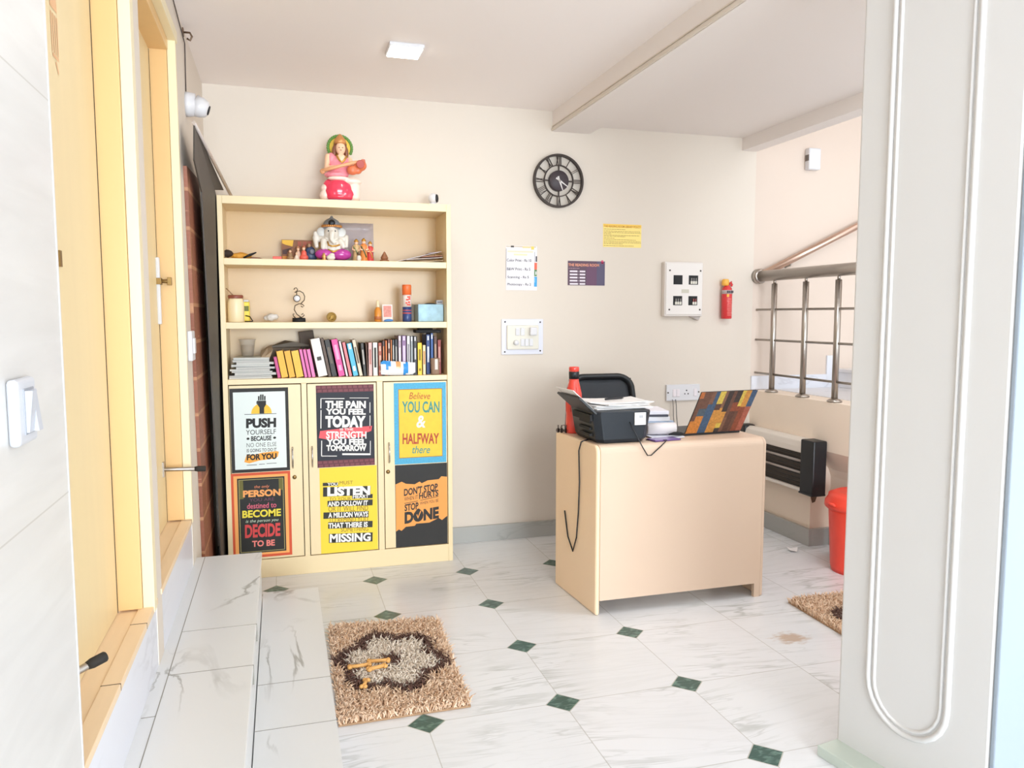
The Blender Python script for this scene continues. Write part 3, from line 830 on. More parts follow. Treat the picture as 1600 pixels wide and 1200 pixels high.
# distribution board
db = thing('distribution_board', 'white electrical distribution box with four breaker windows', 'fuse box', (2.508, YW, 1.56))
MB().box(2.369, 2.645, YW - .045, YW, 1.388, 1.738).build('housing', mat('off_white_metal', '#ddd6d1', .45), db, bevel=.006)
MB().box(2.376, 2.638, YW - 0.0510, YW - 0.0440, 1.40, 1.73).build('cover', mat('off_white_metal2', '#e2dcd7', .4), db, bevel=.003)
DBW = [(2.428, 2.492, 1.593, 1.652), (2.538, 2.605, 1.593, 1.652), (2.428, 2.492, 1.460, 1.519), (2.538, 2.602, 1.460, 1.519)]
for i, (a, c, z0, z1) in enumerate(DBW):
    wn = MB().box(a, c, YW - 0.0525, YW - 0.0490, z0, z1).build('breaker_window', M_BLACKM, db)
    if i:
        m = MB()
        for k in range(3):
            if i == 3 and k == 0: continue
            x = a + .012 + k * .016
            m.box(x, x + .012, YW - 0.0580, YW - 0.0520, z0 + .004, z0 + .022, 0).box(x + .003, x + .009, YW - 0.0590, YW - 0.0520, z0 + .022, z0 + .042, 1)
        m.build('breaker', [M_IVORY, mat('breaker_lever', '#a86a68' if i == 3 else '#8d8a88', .5)] if i != 3 else [M_IVORY, mat('breaker_red', '#9c4a48', .5)], wn)
MB().box(2.487, 2.54, YW - 0.0522, YW - 0.0505, 1.539, 1.562).build('name_plate', mat('grey_beige_plate', '#c4bfb0', .5), db)
for x, z in ((2.401, 1.682), (2.622, 1.682), (2.401, 1.432), (2.622, 1.432)):
    MB().lathe([(.0001, YW - 0.0540), (.0055, YW - 0.0540), (.0055, YW - 0.0500)][::-1], (x, 0, z), 10, 0, 'y').build('screw', M_SCREW, db)
MB().prism([(2.565, 1.388), (2.64, 1.388), (2.628, 1.362), (2.60, 1.372)], YW - .03, YW - .004).build('torn_flap', mat('grey_cardboard', '#b5aca6', .8), db)
# small fire extinguisher
fe = thing('fire_extinguisher', 'small red fire extinguisher can hanging on the back wall', 'extinguisher', (2.828, YW - .04, 1.372))
MB().lathe([(.030, 1.372), (.034, 1.376), (.034, 1.555), (.030, 1.575), (.014, 1.59), (.012, 1.605)], (2.828, YW - .04, 0), 24).build('can', mat('extinguisher_red', '#d3393c', .35), fe)
MB().lathe([(.0345, 1.535), (.0345, 1.56)], (2.828, YW - .04, 0), 24).build('grey_band', mat('grey_label', '#b9a9a8', .5), fe)
m = MB()
for k, (z, wd) in enumerate(((1.395, .03), (1.408, .034), (1.421, .03), (1.434, .036), (1.447, .034), (1.46, .034), (1.473, .03), (1.486, .036), (1.499, .028))):
    m.box(2.828 - wd / 2, 2.828 + wd / 2, YW - .0755, YW - .0735, z, z + .004)
m.build('print', ink('#e58f84'), fe)
m = MB()
for x in (2.808, 2.82, 2.833, 2.845): m.box(x, x + .008, YW - .0768, YW - .074, 1.541, 1.556)
m.build('lettering', ink('#3d3a45'), fe)
MB().box(2.806, 2.822, YW - .0765, YW - .0735, 1.515, 1.533).build('yellow_tag', ink('#f0b34c'), fe)
MB().lathe([(.0001, 1.632), (.018, 1.632), (.024, 1.622), (.024, 1.596), (.016, 1.588)][::-1], (2.815, YW - .04, 0), 18).build('yellow_cap', mat('amber_cap', '#eeb24a', .4), fe)
MB().tube([(2.838, YW - .05, 1.60), (2.853, YW - .05, 1.612), (2.858, YW - .05, 1.60), (2.852, YW - .05, 1.585)], .008, 8).build('trigger', mat('extinguisher_red', '#d3393c'), fe)
MB().tube([(2.862, YW - .012, 1.60), (2.866, YW - .02, 1.55), (2.862, YW - .012, 1.46), (2.85, YW - .004, 1.44)], .003, 6).build('bracket', M_STEEL, fe)
# socket plate low on the wall behind the desk
so = thing('socket_plate', 'long white socket plate on the wall behind the desk', 'socket', (2.52, YW, .88))
MB().box(2.41, 2.655, YW - .02, YW, .835, .942).build('plate', M_WHITE, so, bevel=.004)
m = MB()
for dx, dz in ((0, .014), (-.012, -.008), (.012, -.008)): m.lathe([(.0001, YW - .0225), (.0042, YW - .0225), (.0042, YW - .019)][::-1], (2.555 + dx, 0, .888 + dz), 10, 0, 'y')
m.build('socket_holes', M_BLACKM, so)
for x in (2.465, 2.492, 2.62): MB().box(x - .012, x + .012, YW - .025, YW - .018, .862, .912).build('rocker', mat('pinkish_white', '#e4dde2', .35), so, bevel=.003)
for x in (2.42, 2.645): MB().lathe([(.0001, YW - .023), (.005, YW - .023), (.005, YW - .018)][::-1], (x, 0, .89), 10, 0, 'y').build('screw', M_SCREW, so)
for i, x in enumerate((2.452, 2.475)):
    MB().tube([(x, YW - .022, .845), (x + .002, YW - .03, .80), (x - .006, YW - .05, .74), (x + .004, YW - .06, .62)], .0025, 6).build('wire', M_BLACK if i else mat('grey_wire', '#6d6663', .6), so)
# chime box on the stairwell wall
cb = thing('chime_box', 'small white box high on the stairwell wall', 'sensor', (3.47, YW, 2.44))
MB().box(3.425, 3.52, YW - .05, YW, 2.372, 2.515).build('case', M_WHITE, cb, bevel=.01, seg=3)
MB().box(3.423, 3.43, YW - .045, YW - .01, 2.43, 2.47).build('side_slot', mat('slot_grey', '#6f6661', .6), cb)
# wall handrail of the stair flight
hr_ = thing('wall_handrail', 'sloping brass-toned handrail on the stairwell wall', 'handrail', (3.5, YW - .06, 1.85))
MB().tube([(3.08, YW - .06, 1.665), (3.9, YW - .06, 2.042), (4.6, YW - .06, 2.364)], .023, 14).build('rail', mat('warm_steel', '#c9ab9a', .3, .9), hr_)
for x in (3.3, 4.2): MB().tube([(x, YW - .06, 1.665 + (x - 3.08) * .46 - .02), (x, YW - .05, 1.63 + (x - 3.08) * .46), (x, YW, 1.62 + (x - 3.08) * .46)], .008).build('bracket', M_STEEL, hr_)

# ------------------------------------------------------------------ stair railing
rl = thing('stair_railing', 'brushed steel railing on the half wall', 'railing', (3.075, 3.6, .89))
XR = 3.085
MB().tube([(XR, YW, 1.655), (XR, 2.0, 1.655)], .036, 20).build('handrail', M_STEEL, rl)
MB().lathe([(.0001, 4.505), (.044, 4.505), (.05, 4.515), (.05, YW)], (XR, 0, 1.655), 24, 0, 'y').build('wall_flange', M_STEEL, rl)
for y in (4.36, 4.045, 3.755, 3.46, 3.16, 2.86):
    p = MB().tube([(XR, y, .892), (XR, y, 1.60)], .0185, 14).build('post', M_STEEL, rl)
    MB().lathe([(.042, .893), (.042, .899), (.03, .908), (.02, .912)], (XR, y, 0), 20).build('post_collar', M_STEEL, p)
    MB().tube([(XR, y, 1.598), (XR, y, 1.63)], .009, 8).build('post_pin', M_STEEL, p)
for z in (1.433, 1.232, 1.008):
    MB().tube([(XR - .0, YW, z), (XR - .0, 2.0, z)], .0075, 8).build('bar', M_STEEL, rl)

# ------------------------------------------------------------------ wall heater, bin
ht = thing('wall_heater', 'white and black bar heater hung on the half wall', 'heater', (2.99, 4.1, .34))
M_HW = mat('heater_white', '#e0d8cf', .4)
MB().prism([(3.048, .66), (3.0, .665), (2.972, .645), (2.962, .60), (2.962, .578), (3.048, .578)], 3.87, 4.47, 'x').build('housing', M_HW, ht) if False else None
m = MB(); prof = [(3.048, .655), (2.995, .66), (2.968, .645), (2.960, .61), (2.960, .575), (3.048, .575)]
v = [(x, y, z) for y in (3.872, 4.47) for x, z in prof]; n = len(prof)
m._add(v, [tuple(range(n)), tuple(range(2 * n - 1, n - 1, -1))] + [(i, n + i, n + (i + 1) % n, (i + 1) % n) for i in range(n)])
m.build('top_housing', M_HW, ht, bevel=.006)
MB().box(2.985, 3.046, 3.86, 4.47, .36, .58).build('reflector', mat('heater_reflector', '#4d4640', .35, .7), ht)
m = MB().box(2.958, 2.975, 3.87, 4.47, .345, .362)
m.build('bottom_rail', M_HW, ht, bevel=.002)
for z in (.525, .455): MB().tube([(2.978, 3.86, z), (2.978, 4.46, z)], .009, 10).build('quartz_rod', mat('quartz', '#b8aca4', .3), ht)
for k in range(9):
    z = .372 + k * .0235
    MB().tube([(2.965, 3.86, z), (2.965, 4.46, z)], .0022, 5).build('grill_wire', M_BLACKM, ht)
MB().box(2.952, 3.046, 3.752, 3.872, .340, .662).box(2.945, 3.046, 3.748, 3.874, .335, .35).build('end_cap', M_BLACK, ht, bevel=.008)
MB().box(2.955, 3.046, 4.455, 4.53, .340, .668).build('end_cap', M_BLACK, ht, bevel=.02)

bn = thing('dustbin', 'red plastic dustbin with lid by the half wall', 'bin', (2.985, 3.42, 0))
M_RED = mat('red_plastic', '#ee4a36', .38)
BX, BY = 2.985, 3.42
MB().lathe([(.118, .002), (.122, .0), (.128, .03), (.145, .33), (.15, .35)], (BX, BY, 0), 36).build('body', M_RED, bn)
MB().lathe([(.155, .345), (.168, .36), (.166, .385), (.150, .41), (.148, .425), (.11, .442), (.10, .438), (.05, .445), (.0001, .446)], (BX, BY, 0), 40).build('lid', M_RED, bn)
MB().lathe([(.152, .352), (.164, .352), (.164, .372), (.15, .372)], (BX, BY, 0), 36).build('rim', M_RED, bn)
MB().tube([(BX - .155, BY - .02, .37), (BX - .175, BY - .025, .385), (BX - .175, BY + .02, .385), (BX - .155, BY + .025, .37)], .008).build('ear', M_RED, bn)
ps = MB(); ps.poly([(2.85, 3.80, .012), (2.89, 3.79, .004), (2.925, 3.83, .018), (2.90, 3.865, .003), (2.86, 3.85, .02)]).poly([(2.85, 3.80, .012), (2.86, 3.85, .02), (2.90, 3.865, .003), (2.88, 3.845, .0)])
tag(ps.build('paper_scrap', M_PAPER), 'white crumpled paper scrap on the floor near the bin', 'paper')

# ------------------------------------------------------------------ left wall fittings
p = thing('switch_plate', 'white two-rocker switch plate on pale tiled wall', 'switch', (-.36, 1.235, 1.26))
M_SWP = mat('switch_plate_white', '#c6c8ce', .4); M_SWR = mat('switch_rocker_white', '#b9bcc4', .4)
MB().box(-.36, -.345, 1.195, 1.278, 1.214, 1.307).build('plate', M_SWP, p, bevel=.006, seg=3)
MB().box(-.347, -.3435, 1.217, 1.263, 1.228, 1.293).build('inner_frame', mat('switch_frame_grey', '#9a9da6', .5), p, bevel=.001)
for y, up in ((1.2295, 1), (1.2505, 0)):
    a, b_ = (-.3335, -.340) if up else (-.340, -.3335)
    m = MB()
    m._add([(-.3435, y - .0095, 1.231), (-.3435, y + .0095, 1.231), (-.3435, y + .0095, 1.290), (-.3435, y - .0095, 1.290), (b_, y - .0095, 1.231), (b_, y + .0095, 1.231), (a, y + .0095, 1.290), (a, y - .0095, 1.290)], [(0, 3, 2, 1), (4, 5, 6, 7), (0, 1, 5, 4), (2, 3, 7, 6), (0, 4, 7, 3), (1, 2, 6, 5)])
    m.build('rocker', M_SWR, p)
p = thing('switch_plate', 'small narrow white switch by the far door casing', 'switch', (XL, 3.55, 1.27))
MB().box(XL, XL + .018, 3.45, 3.56, 1.205, 1.33).build('plate', M_WHITE, p, bevel=.004)
MB().box(XL + .017, XL + .025, 3.48, 3.53, 1.235, 1.30).build('rocker', M_WHITE, p, bevel=.002)
cc = thing('security_camera', 'white dome security camera on the left wall', 'camera', (XL, 3.72, 2.31))
MB().lathe([(.052, XL), (.052, XL + .012), (.047, XL + .04), (.0001, XL + .042)], (0, 3.72, 2.31), 28, 0, 'x').build('mount', M_WHITE, cc)
m = MB(); m.M = Matrix.Translation((XL + .045, 3.72, 2.305)) @ Matrix.Rotation(R(18), 4, 'Y')
m.lathe([(.046, -.008), (.043, .02), (.034, .042), (.024, .048), (.0001, .049)], (0, 0, 0), 28, 0, 'x').build('dome', M_WHITE, cc)
m = MB(); m.M = Matrix.Translation((XL + .045, 3.72, 2.305)) @ Matrix.Rotation(R(18), 4, 'Y')
m.lathe([(.021, .044), (.02, .052), (.0001, .0525)], (0, 0, 0), 20, 0, 'x').build('lens', M_BLACK, cc)
m = MB().tube([(XL + .004, 3.70, 2.36), (XL + .004, 3.71, 2.45), (XL + .006, 3.70, 2.56), (XL + .006, 3.2, 2.622), (XL + .006, 2.2, 2.624)], .0025, 6)
tag(m.build('camera_cable', mat('dark_cable', '#4a3f3a', .6)), 'thin cable along the left wall and ceiling corner', 'cable')
m = MB().tube([(XL + .003, 3.68, 2.60), (XL + .03, 3.68, 2.60), (XL + .038, 3.68, 2.585), (XL + .03, 3.68, 2.568), (XL + .018, 3.68, 2.575)], .0045, 8).box(XL, XL + .006, 3.665, 3.695, 2.585, 2.615)
tag(m.build('wall_hook', mat('hook_bronze', '#6f5a4a', .4, .8)), 'small curled metal hook near ceiling on left wall', 'hook')

# ceiling panel lamp
lp = thing('ceiling_lamp', 'glowing square ceiling panel lamp', 'lamp', (.585, 3.70, 2.63))
em = bpy.data.materials.new('lamp_glow'); em.use_nodes = True
bs = em.node_tree.nodes['Principled BSDF']; bs.inputs['Emission Color'].default_value = (1, .93, .8, 1); bs.inputs['Emission Strength'].default_value = 12
MB().box(.505, .665, 3.62, 3.78, 2.612, 2.63).build('frame', M_WHITE, lp, bevel=.004)
MB().box(.513, .657, 3.628, 3.772, 2.608, 2.613).build('diffuser', em, lp)

# ------------------------------------------------------------------ reception desk
DK = thing('reception_desk', 'peach laminated reception desk with rounded edges', 'desk', (1.82, 3.43, 0))
x0, x1, y0, y1, zt = 1.370, 2.270, 3.230, 3.70, .80
m = MB()
def rrect(xa, xb, ya, yb, r, n=6):
    pts = []
    for cx, cy, a in ((xb - r, yb - .004, 0), (xa + r, yb - .004, 0), (xa + r, ya + r, 180), (xb - r, ya + r, 270)):
        if a == 0:
            pts.append((xb if cx == xb - r else xa, yb)); continue
        for i in range(n + 1):
            q = R(a + 90 * i / n); pts.append((cx + r * math.cos(q), cy + r * math.sin(q)))
    return pts
# top + front skin as one rounded shell: front panel curves into the top and into the side
rad = .035
front = MB()
prof = [(y0, .07), (y0, zt - rad)] + [(y0 + rad - rad * math.cos(R(90 * i / 6)), zt - rad + rad * math.sin(R(90 * i / 6))) for i in range(1, 7)] + [(y1, zt), (y1, zt - .022), (y0 + .025, zt - .022), (y0 + .022, .07)]
v = [(x0 + .02 - (y - y0) * .065, y, z) for y, z in prof] + [(x1 - .02, y, z) for y, z in prof]; n = len(prof)
front._add(v, [tuple(range(n)), tuple(range(2 * n - 1, n - 1, -1))] + [(i, n + i, n + (i + 1) % n, (i + 1) % n) for i in range(n)])
front.build('front_and_top', M_DESK, DK)
M_DESK_LIT = mat('desk_laminate_lit', '#f6d9b6', .45, var=.04, scale=2.5)  # lighter, warmer copy of the desk laminate, with warm light put into its colour
for xa, xb, nm in ((x0, x0 + .022, 'side_panel'), (x1 - .022, x1, 'side_panel')):
    m = MB(); pr_ = [(y0, 0), (y0, zt - rad)] + [(y0 + rad - rad * math.cos(R(90 * i / 6)), zt - rad + rad * math.sin(R(90 * i / 6))) for i in range(1, 7)] + [(y1, zt), (y1, 0)]
    m.prism(pr_, xa, xb, 'x')
    if xa == x0: m.v = [(x - (y - y0) * .065, y, z) for x, y, z in m.v]
    m.build(nm, M_DESK_LIT if xa == x0 else M_DESK, DK, bevel=.012, seg=4)
MB().box(x0 + .02, x1 - .02, y1 - .16, y1 - .142, .35, .78).build('modesty_panel', M_DESK, DK)
MB().box(x1 - .05, x1 - .02, y0 + .002, y0 + .022, 0, .075).build('foot', M_DESK, DK)

# printer
pr = thing('printer', 'black printer with raised rear tray on the desk corner', 'printer', (1.52, 3.43, zt))
m = MB(); PZ = zt
def loft(mb, rings, mi=0):
    n = len(rings[0]); v = [p for r_ in rings for p in r_]
    fs = [tuple(range(n - 1, -1, -1)), tuple((len(rings) - 1) * n + i for i in range(n))]
    fs += [(j * n + i, j * n + (i + 1) % n, (j + 1) * n + (i + 1) % n, (j + 1) * n + i) for j in range(len(rings) - 1) for i in range(n)]
    mb._add(v, fs, mi)
def pring(xa, xb, ya, yb, z, c=.03):
    return [(xa + c, ya, z), (xb - c, ya, z), (xb, ya + c, z), (xb, yb - c, z), (xb - c, yb, z), (xa + c, yb, z), (xa, yb - c, z), (xa, ya + c, z)]
loft(m, [pring(1.405, 1.635, 3.285, 3.575, PZ, .03), pring(1.392, 1.650, 3.272, 3.59, PZ + .02, .03), pring(1.372, 1.668, 3.262, 3.60, PZ + .145, .03), pring(1.374, 1.664, 3.266, 3.598, PZ + .152, .03)])
body = m.build('body', mat('printer_black', '#1c232b', .45), pr, bevel=.006)
# left end: output slot and vents
m = MB()
for z in (.03, .06, .09): m.box(1.374, 1.392, 3.33, 3.46, PZ + z, PZ + z + .012)
m.box(1.364, 1.38, 3.30, 3.52, PZ + .105, PZ + .135)
m.build('side_vents', M_BLACKM, pr)
m = MB(); 
tq = [(1.390, 3.27, PZ + .145), (1.390, 3.56, PZ + .145), (1.305, 3.57, PZ + .222), (1.312, 3.30, PZ + .222)]
nv = Vector((-.077, 0, -.085)).normalized() * .012
m._add(tq + [tuple(Vector(p) + nv) for p in tq], [(0, 1, 2, 3), (7, 6, 5, 4), (0, 4, 5, 1), (1, 5, 6, 2), (2, 6, 7, 3), (3, 7, 4, 0)])
m.build('raised_tray', M_BLACK, pr, bevel=.003)
MB().box(1.572, 1.628, 3.2585, 3.2655, PZ + .085, PZ + .143).build('white_label', M_PAPER, pr)
m = MB()
for k in range(3): m.box(1.595 + k * .006, 1.599 + k * .006, 3.2578, 3.2586, PZ + .118, PZ + .13)
m.build('label_print', ink('#9fa3aa'), pr)
pp = MB()
tq = [(1.384, 3.30, PZ + .158), (1.384, 3.53, PZ + .158), (1.283, 3.54, PZ + .248), (1.288, 3.32, PZ + .25)]
nv = Vector((-.1, 0, -.07)).normalized() * .003
pp._add(tq + [tuple(Vector(p) + nv) for p in tq], [(0, 1, 2, 3), (7, 6, 5, 4), (0, 4, 5, 1), (1, 5, 6, 2), (2, 6, 7, 3), (3, 7, 4, 0)])
tag(pp.build('blank_paper', M_PAPER), 'sheet of blank paper held in the raised printer tray', 'paper')
# loose sheets on the printer, pen on top
def sheet(nm, cx, cy, z, w_, d_, rz, label, curl=0., mt=None, th=.002, group=None, cat='paper', n=8):
    m = MB(); m.M = Matrix.Translation((cx, cy, z)) @ Matrix.Rotation(rz, 4, 'Z')
    v = []; 
    for k in (0, 1):
        for i in range(n + 1):
            x = -w_ / 2 + w_ * i / n
            h = curl * (abs(2 * i / n - 1) ** 3)
            for y in (-d_ / 2, d_ / 2): v.append((x, y, h + (th if k else 0)))
    o_ = 2 * (n + 1); fs = []
    for i in range(n):
        a = 2 * i; fs += [(o_ + a, o_ + a + 2, o_ + a + 3, o_ + a + 1), (a, a + 1, a + 3, a + 2), (a, a + 2, o_ + a + 2, o_ + a), (a + 1, o_ + a + 1, o_ + a + 3, a + 3)]
    fs += [(0, o_, o_ + 1, 1), (2 * n, 2 * n + 1, o_ + 2 * n + 1, o_ + 2 * n)]
    m._add(v, fs)
    return tag(m.build(nm, mt or M_PAPER), label, cat, group)
zz = PZ + .1535
lab = ['lowest sheet of the loose papers on the printer', 'second lowest loose paper on the printer', 'middle loose paper on the printer, turned slightly', 'second topmost loose paper on the printer', 'topmost white sheet on the printer under the pen']
for i, (dx, dy, rz, c) in enumerate(((0, 0, .05, .0), (.012, -.004, -.12, .0), (-.006, .01, .10, .003), (.02, .012, .3, .004), (-.004, .03, -.05, .006))):
    sheet('paper_sheet', 1.545 + dx, 3.43 + dy, zz, .29, .21, rz, lab[i], c, th=.004); zz += .0055 + c * .2
tag(MB().tube([(1.50, 3.44, zz + .006), (1.60, 3.47, zz + .006), (1.615, 3.475, zz + .006)], [.005, .005, .001], 8).build('pen', M_BLACK), 'black pen lying on the papers on the printer', 'pen')
# cables
tag(MB().tube([(1.548, 3.264, PZ + .10), (1.562, 3.245, PZ + .06), (1.60, 3.225, PZ - .02), (1.622, 3.2225, PZ - .055), (1.64, 3.2225, PZ - .055), (1.69, 3.224, PZ - .015), (1.735, 3.25, PZ + .008), (1.70, 3.29, PZ + .004), (1.655, 3.31, PZ + .004)], .0026, 6).build('printer_cable', M_BLACK), 'thin black cable looping down the desk front', 'cable')
def dsx(y): return x0 - (y - y0) * .065 - .0055
tag(MB().tube([(1.399, 3.40, PZ + .004), (1.385, 3.385, PZ + .005), (dsx(3.385), 3.385, PZ - .004)] + [(dsx(y), y, PZ - d) for y, d in ((3.41, .05), (3.40, .2), (3.41, .35), (3.43, .48), (3.47, .56), (3.53, .5), (3.57, .38))], .0035, 6).build('power_cable', M_BLACK), 'black power cord hanging down the left side of the desk', 'cable')
# keys
k = thing('key_bunch', 'bunch of dark metal keys on the back left desk corner', 'keys', (1.37, 3.665, PZ))
MB().tube([(1.37 + .016 * math.cos(q), 3.665, PZ + .022 + .016 * math.sin(q)) for q in [2 * PI * i / 16 for i in range(16)]], .0025, 6, closed=True).build('key_ring', M_STEEL, k)
for i, (dx, dz) in enumerate(((-.03, .02), (-.015, .008), (.005, .006), (.02, .012))):
    MB().lathe([(.012, 3.662 - .01 * i), (.012, 3.665 - .01 * i)], (1.37 + dx, 0, PZ + .013), 12, 0, 'y').box(1.37 + dx - .003, 1.37 + dx + .003, 3.662 - .01 * i, 3.665 - .01 * i, PZ, PZ + .04).build('key', mat('key_metal', '#5d5048', .4, .9), k)
# bottle
bt = thing('water_bottle', 'red plastic water bottle with black banded cap beside the chair', 'bottle', (1.418, 3.648, PZ))
bp = [(.036, 0), (.041, .006), (.041, .07), (.039, .09), (.041, .11), (.042, .17), (.040, .20), (.032, .235), (.025, .262), (.0235, .275)]
MB().lathe([(r_, PZ + h) for r_, h in bp], (1.418, 3.648, 0), 28).build('bottle_body', mat('red_bottle', '#e0473a', .3, coat=.3), bt)
MB().lathe([(.0255, PZ + .275), (.0265, PZ + .305), (.0255, PZ + .312)], (1.418, 3.648, 0), 24).build('black_band', M_BLACK, bt)
MB().lathe([(.0255, PZ + .312), (.026, PZ + .33), (.024, PZ + .336), (.0001, PZ + .337)], (1.418, 3.648, 0), 24).build('cap', mat('red_bottle', '#e0473a'), bt)
m = MB()
for i in range(8):
    q = 2 * PI * i / 8
    m.tube([(1.418 + .0405 * math.cos(q), 3.648 + .0405 * math.sin(q), PZ + .11), (1.418 + .0415 * math.cos(q), 3.648 + .0415 * math.sin(q), PZ + .18), (1.418 + .0325 * math.cos(q), 3.648 + .0325 * math.sin(q), PZ + .232)], .0025, 6)
m.build('grip_ribs', mat('red_bottle_dark', '#cf3c31', .3), bt)
# paper pile in the middle of the desk
MS = [('pale_blue_file', '#9fb2cc'), ('white_file', '#e6e4e8'), ('lilac_paper', '#d8d2e0')]
z = PZ + .001
for i, (w_, d_, h_, rz, c, lb) in enumerate(((.17, .20, .030, .15, '#e3e1e8', 'thick white notepad lowest in the desk paper pile'), (.17, .21, .034, .05, '#aebfd6', 'pale blue file in the middle of the desk paper pile'), (.165, .20, .022, -.15, '#e9e7ea', 'white sheets over the blue file on the desk'), (.17, .21, .010, -.25, '#4a4a55', 'dark magazine between papers on the desk pile'), (.175, .21, .018, -.2, '#e6e3ea', 'topmost white paper of the desk pile, fanned'))):
    m = MB(); m.M = Matrix.Translation((1.80 - .002 * i, 3.565 + .004 * i, z)) @ Matrix.Rotation(rz, 4, 'Z'); m.box(-w_ / 2, w_ / 2, -d_ / 2, d_ / 2, 0, h_)
    tag(m.build('paper_pile' if i in (0, 2, 4) else ('file' if i == 1 else 'magazine'), mat('pile_paper_%d' % i, c, .7), bevel=.002), lb, 'paper'); z += h_ + .0006
sheet('curled_paper', 1.79, 3.385, PZ + .001, .17, .11, -.1, 'white curled sheet at the foot of the desk paper pile', .004, mat('bluish_paper', '#dfe1ec', .7), .004)
tag(MB().tube([(1.80, 3.355, PZ + .016), (1.83, 3.352, PZ + .02), (1.865, 3.355, PZ + .018), (1.885, 3.36, PZ + .012)], [.005, .014, .014, .006], 10, flat=.6).build('cloth_pouch', M_BLACKM), 'small black pouch in front of the papers next to laptop', 'pouch')
sh = MB(); sh.tube([(1.715, 3.425, PZ + .038), (1.86, 3.405, PZ + .038)], .029, 18)
tag(sh.build('rolled_paper', mat('warm_paper', '#e3dcdc', .7)), 'rolled white paper lying in front of the desk pile', 'paper')
ph = thing('phone', 'purple phone lying flat on the desk front edge', 'phone', (1.745, 3.30, PZ), R(8))
m = MB().box(-.075, .075, -.036, .036, 0, .008); m.build('phone_case', mat('purple_case', '#6a4a86', .4), ph, world=False, bevel=.004, seg=3)
MB().box(-.068, .068, -.031, .031, .0079, .0086).build('screen', mat('lilac_screen', '#8f7bb0', .15), ph, world=False)
# laptop: lid seen from the back, covered by a patchwork skin
lt = thing('laptop', 'open laptop with colourful old-book patchwork on its lid', 'laptop', (2.07, 3.45, PZ))
LB = [Vector((1.902, 3.378, PZ + .012)), Vector((2.232, 3.405, PZ + .012)), Vector((2.262, 3.315, PZ + .225)), Vector((1.938, 3.288, PZ + .225))]
ux = (LB[1] - LB[0]); uy = (LB[3] - LB[0]); nn = ux.cross(uy).normalized()
if nn.y > 0: nn = -nn
m = MB(); th = .007
fr = LB; bk = [p - nn * th for p in LB]
m._add(fr + bk, [(0, 1, 2, 3), (7, 6, 5, 4), (0, 4, 5, 1), (1, 5, 6, 2), (2, 6, 7, 3), (3, 7, 4, 0)])
lid = m.build('lid', M_BLACK, lt, bevel=.002)
PAL = ['#c9803a', '#5b3f37', '#3f5a78', '#c98f45', '#6b4a3d', '#8a4a35', '#d9bb55', '#4a5a66', '#b46a3a', '#3b3434', '#7d5a48', '#a85f4c']
pm = [mat('spine_print_%d' % i, c, .5, var=.55, scale=90) for i, c in enumerate(PAL)]
sk = MB(); rr = random.Random(11)
cols = [0, .07, .2, .27, .34, .44, .49, .58, .64, .74, .80, .9, 1]
order = [[(0, 0, .3), (4, .3, .85), (8, .85, 1)], [(0, 0, .42), (7, .42, .6), (4, .6, 1)], [(2, 0, .7), (10, .7, 1)], [(2, 0, 1)], [(3, 0, .55), (1, .55, .7), (6, .7, 1)], [(3, 0, .6), (10, .6, 1)], [(9, 0, .1), (6, .1, .22), (3, .22, .5), (9, .5, 1)], [(10, 0, .35), (4, .35, 1)], [(1, 0, .5), (5, .5, .72), (9, .72, 1)], [(4, 0, .5), (5, .5, .62), (6, .62, 1)], [(5, 0, .6), (3, .6, 1)], [(11, 0, .6), (2, .6, 1)]]
for i, seg in enumerate(order):
    for c, a, b_ in seg:
        q = [LB[0] + ux * u + uy * vv + nn * .0006 for u, vv in ((cols[i], a), (cols[i + 1], a), (cols[i + 1], b_), (cols[i], b_))]
        sk.poly([tuple(p) for p in q], c)
sk.build('lid_skin', pm, lid)
m = MB(); hb = [LB[0] - nn * .004, LB[1] - nn * .004]
bv = Vector((-.0815, .9967, 0)); a, b_ = LB[0] + bv * .004, LB[1] + bv * .004
qd = [a, b_, b_ + bv * .225, a + bv * .225]
m._add([(p.x, p.y, PZ + .001) for p in qd] + [(p.x, p.y, PZ + .014) for p in qd], [(3, 2, 1, 0), (4, 5, 6, 7), (0, 1, 5, 4), (1, 2, 6, 5), (2, 3, 7, 6), (3, 0, 4, 7)])
m.build('keyboard_base', M_BLACK, lt, bevel=.002)

# office chair behind the desk
ch = thing('office_chair', 'black mesh-back office chair behind the desk', 'chair', (1.74, 3.98, 0))
M_MESH = mat('black_mesh_fabric', '#3a3d42', .8, bump=.2, bscale=400)
def bp_(t, z): return (t, 4.08 + .06 * math.cos((t - 1.76) * 4) - .02 + .10 * (z - .8), z)
fr = []
for (cx, cz, a0) in ((1.875, .965, 0), (1.665, .965, 90), (1.635, .66, 180), (1.905, .66, 270)):
    for i in range(9):
        q = R(a0 + 11.25 * i); fr.append(bp_(cx + .085 * math.cos(q), cz + (.075 if a0 < 100 else .05) * math.sin(q)))
m = MB(); m.tube(fr, .019, 10, closed=True, flat=1.5); m.build('back_frame', M_BLACK, ch)
m = MB(); nx, nz = 10, 10
v = [bp_(1.575 + .385 * i / nx, .62 + .41 * j / nz) for j in range(nz + 1) for i in range(nx + 1)]
m._add(v, [(j * (nx + 1) + i, j * (nx + 1) + i + 1, (j + 1) * (nx + 1) + i + 1, (j + 1) * (nx + 1) + i) for j in range(nz) for i in range(nx)], 0, True)
mesh_o = m.build('back_mesh', M_MESH, ch); sd = mesh_o.modifiers.new('solid', 'SOLIDIFY'); sd.thickness = .006
MB().box(1.54, 1.99, 3.74, 4.10, .44, .51).build('seat', mat('seat_fabric', '#1d1e21', .9), ch, bevel=.03, seg=3)
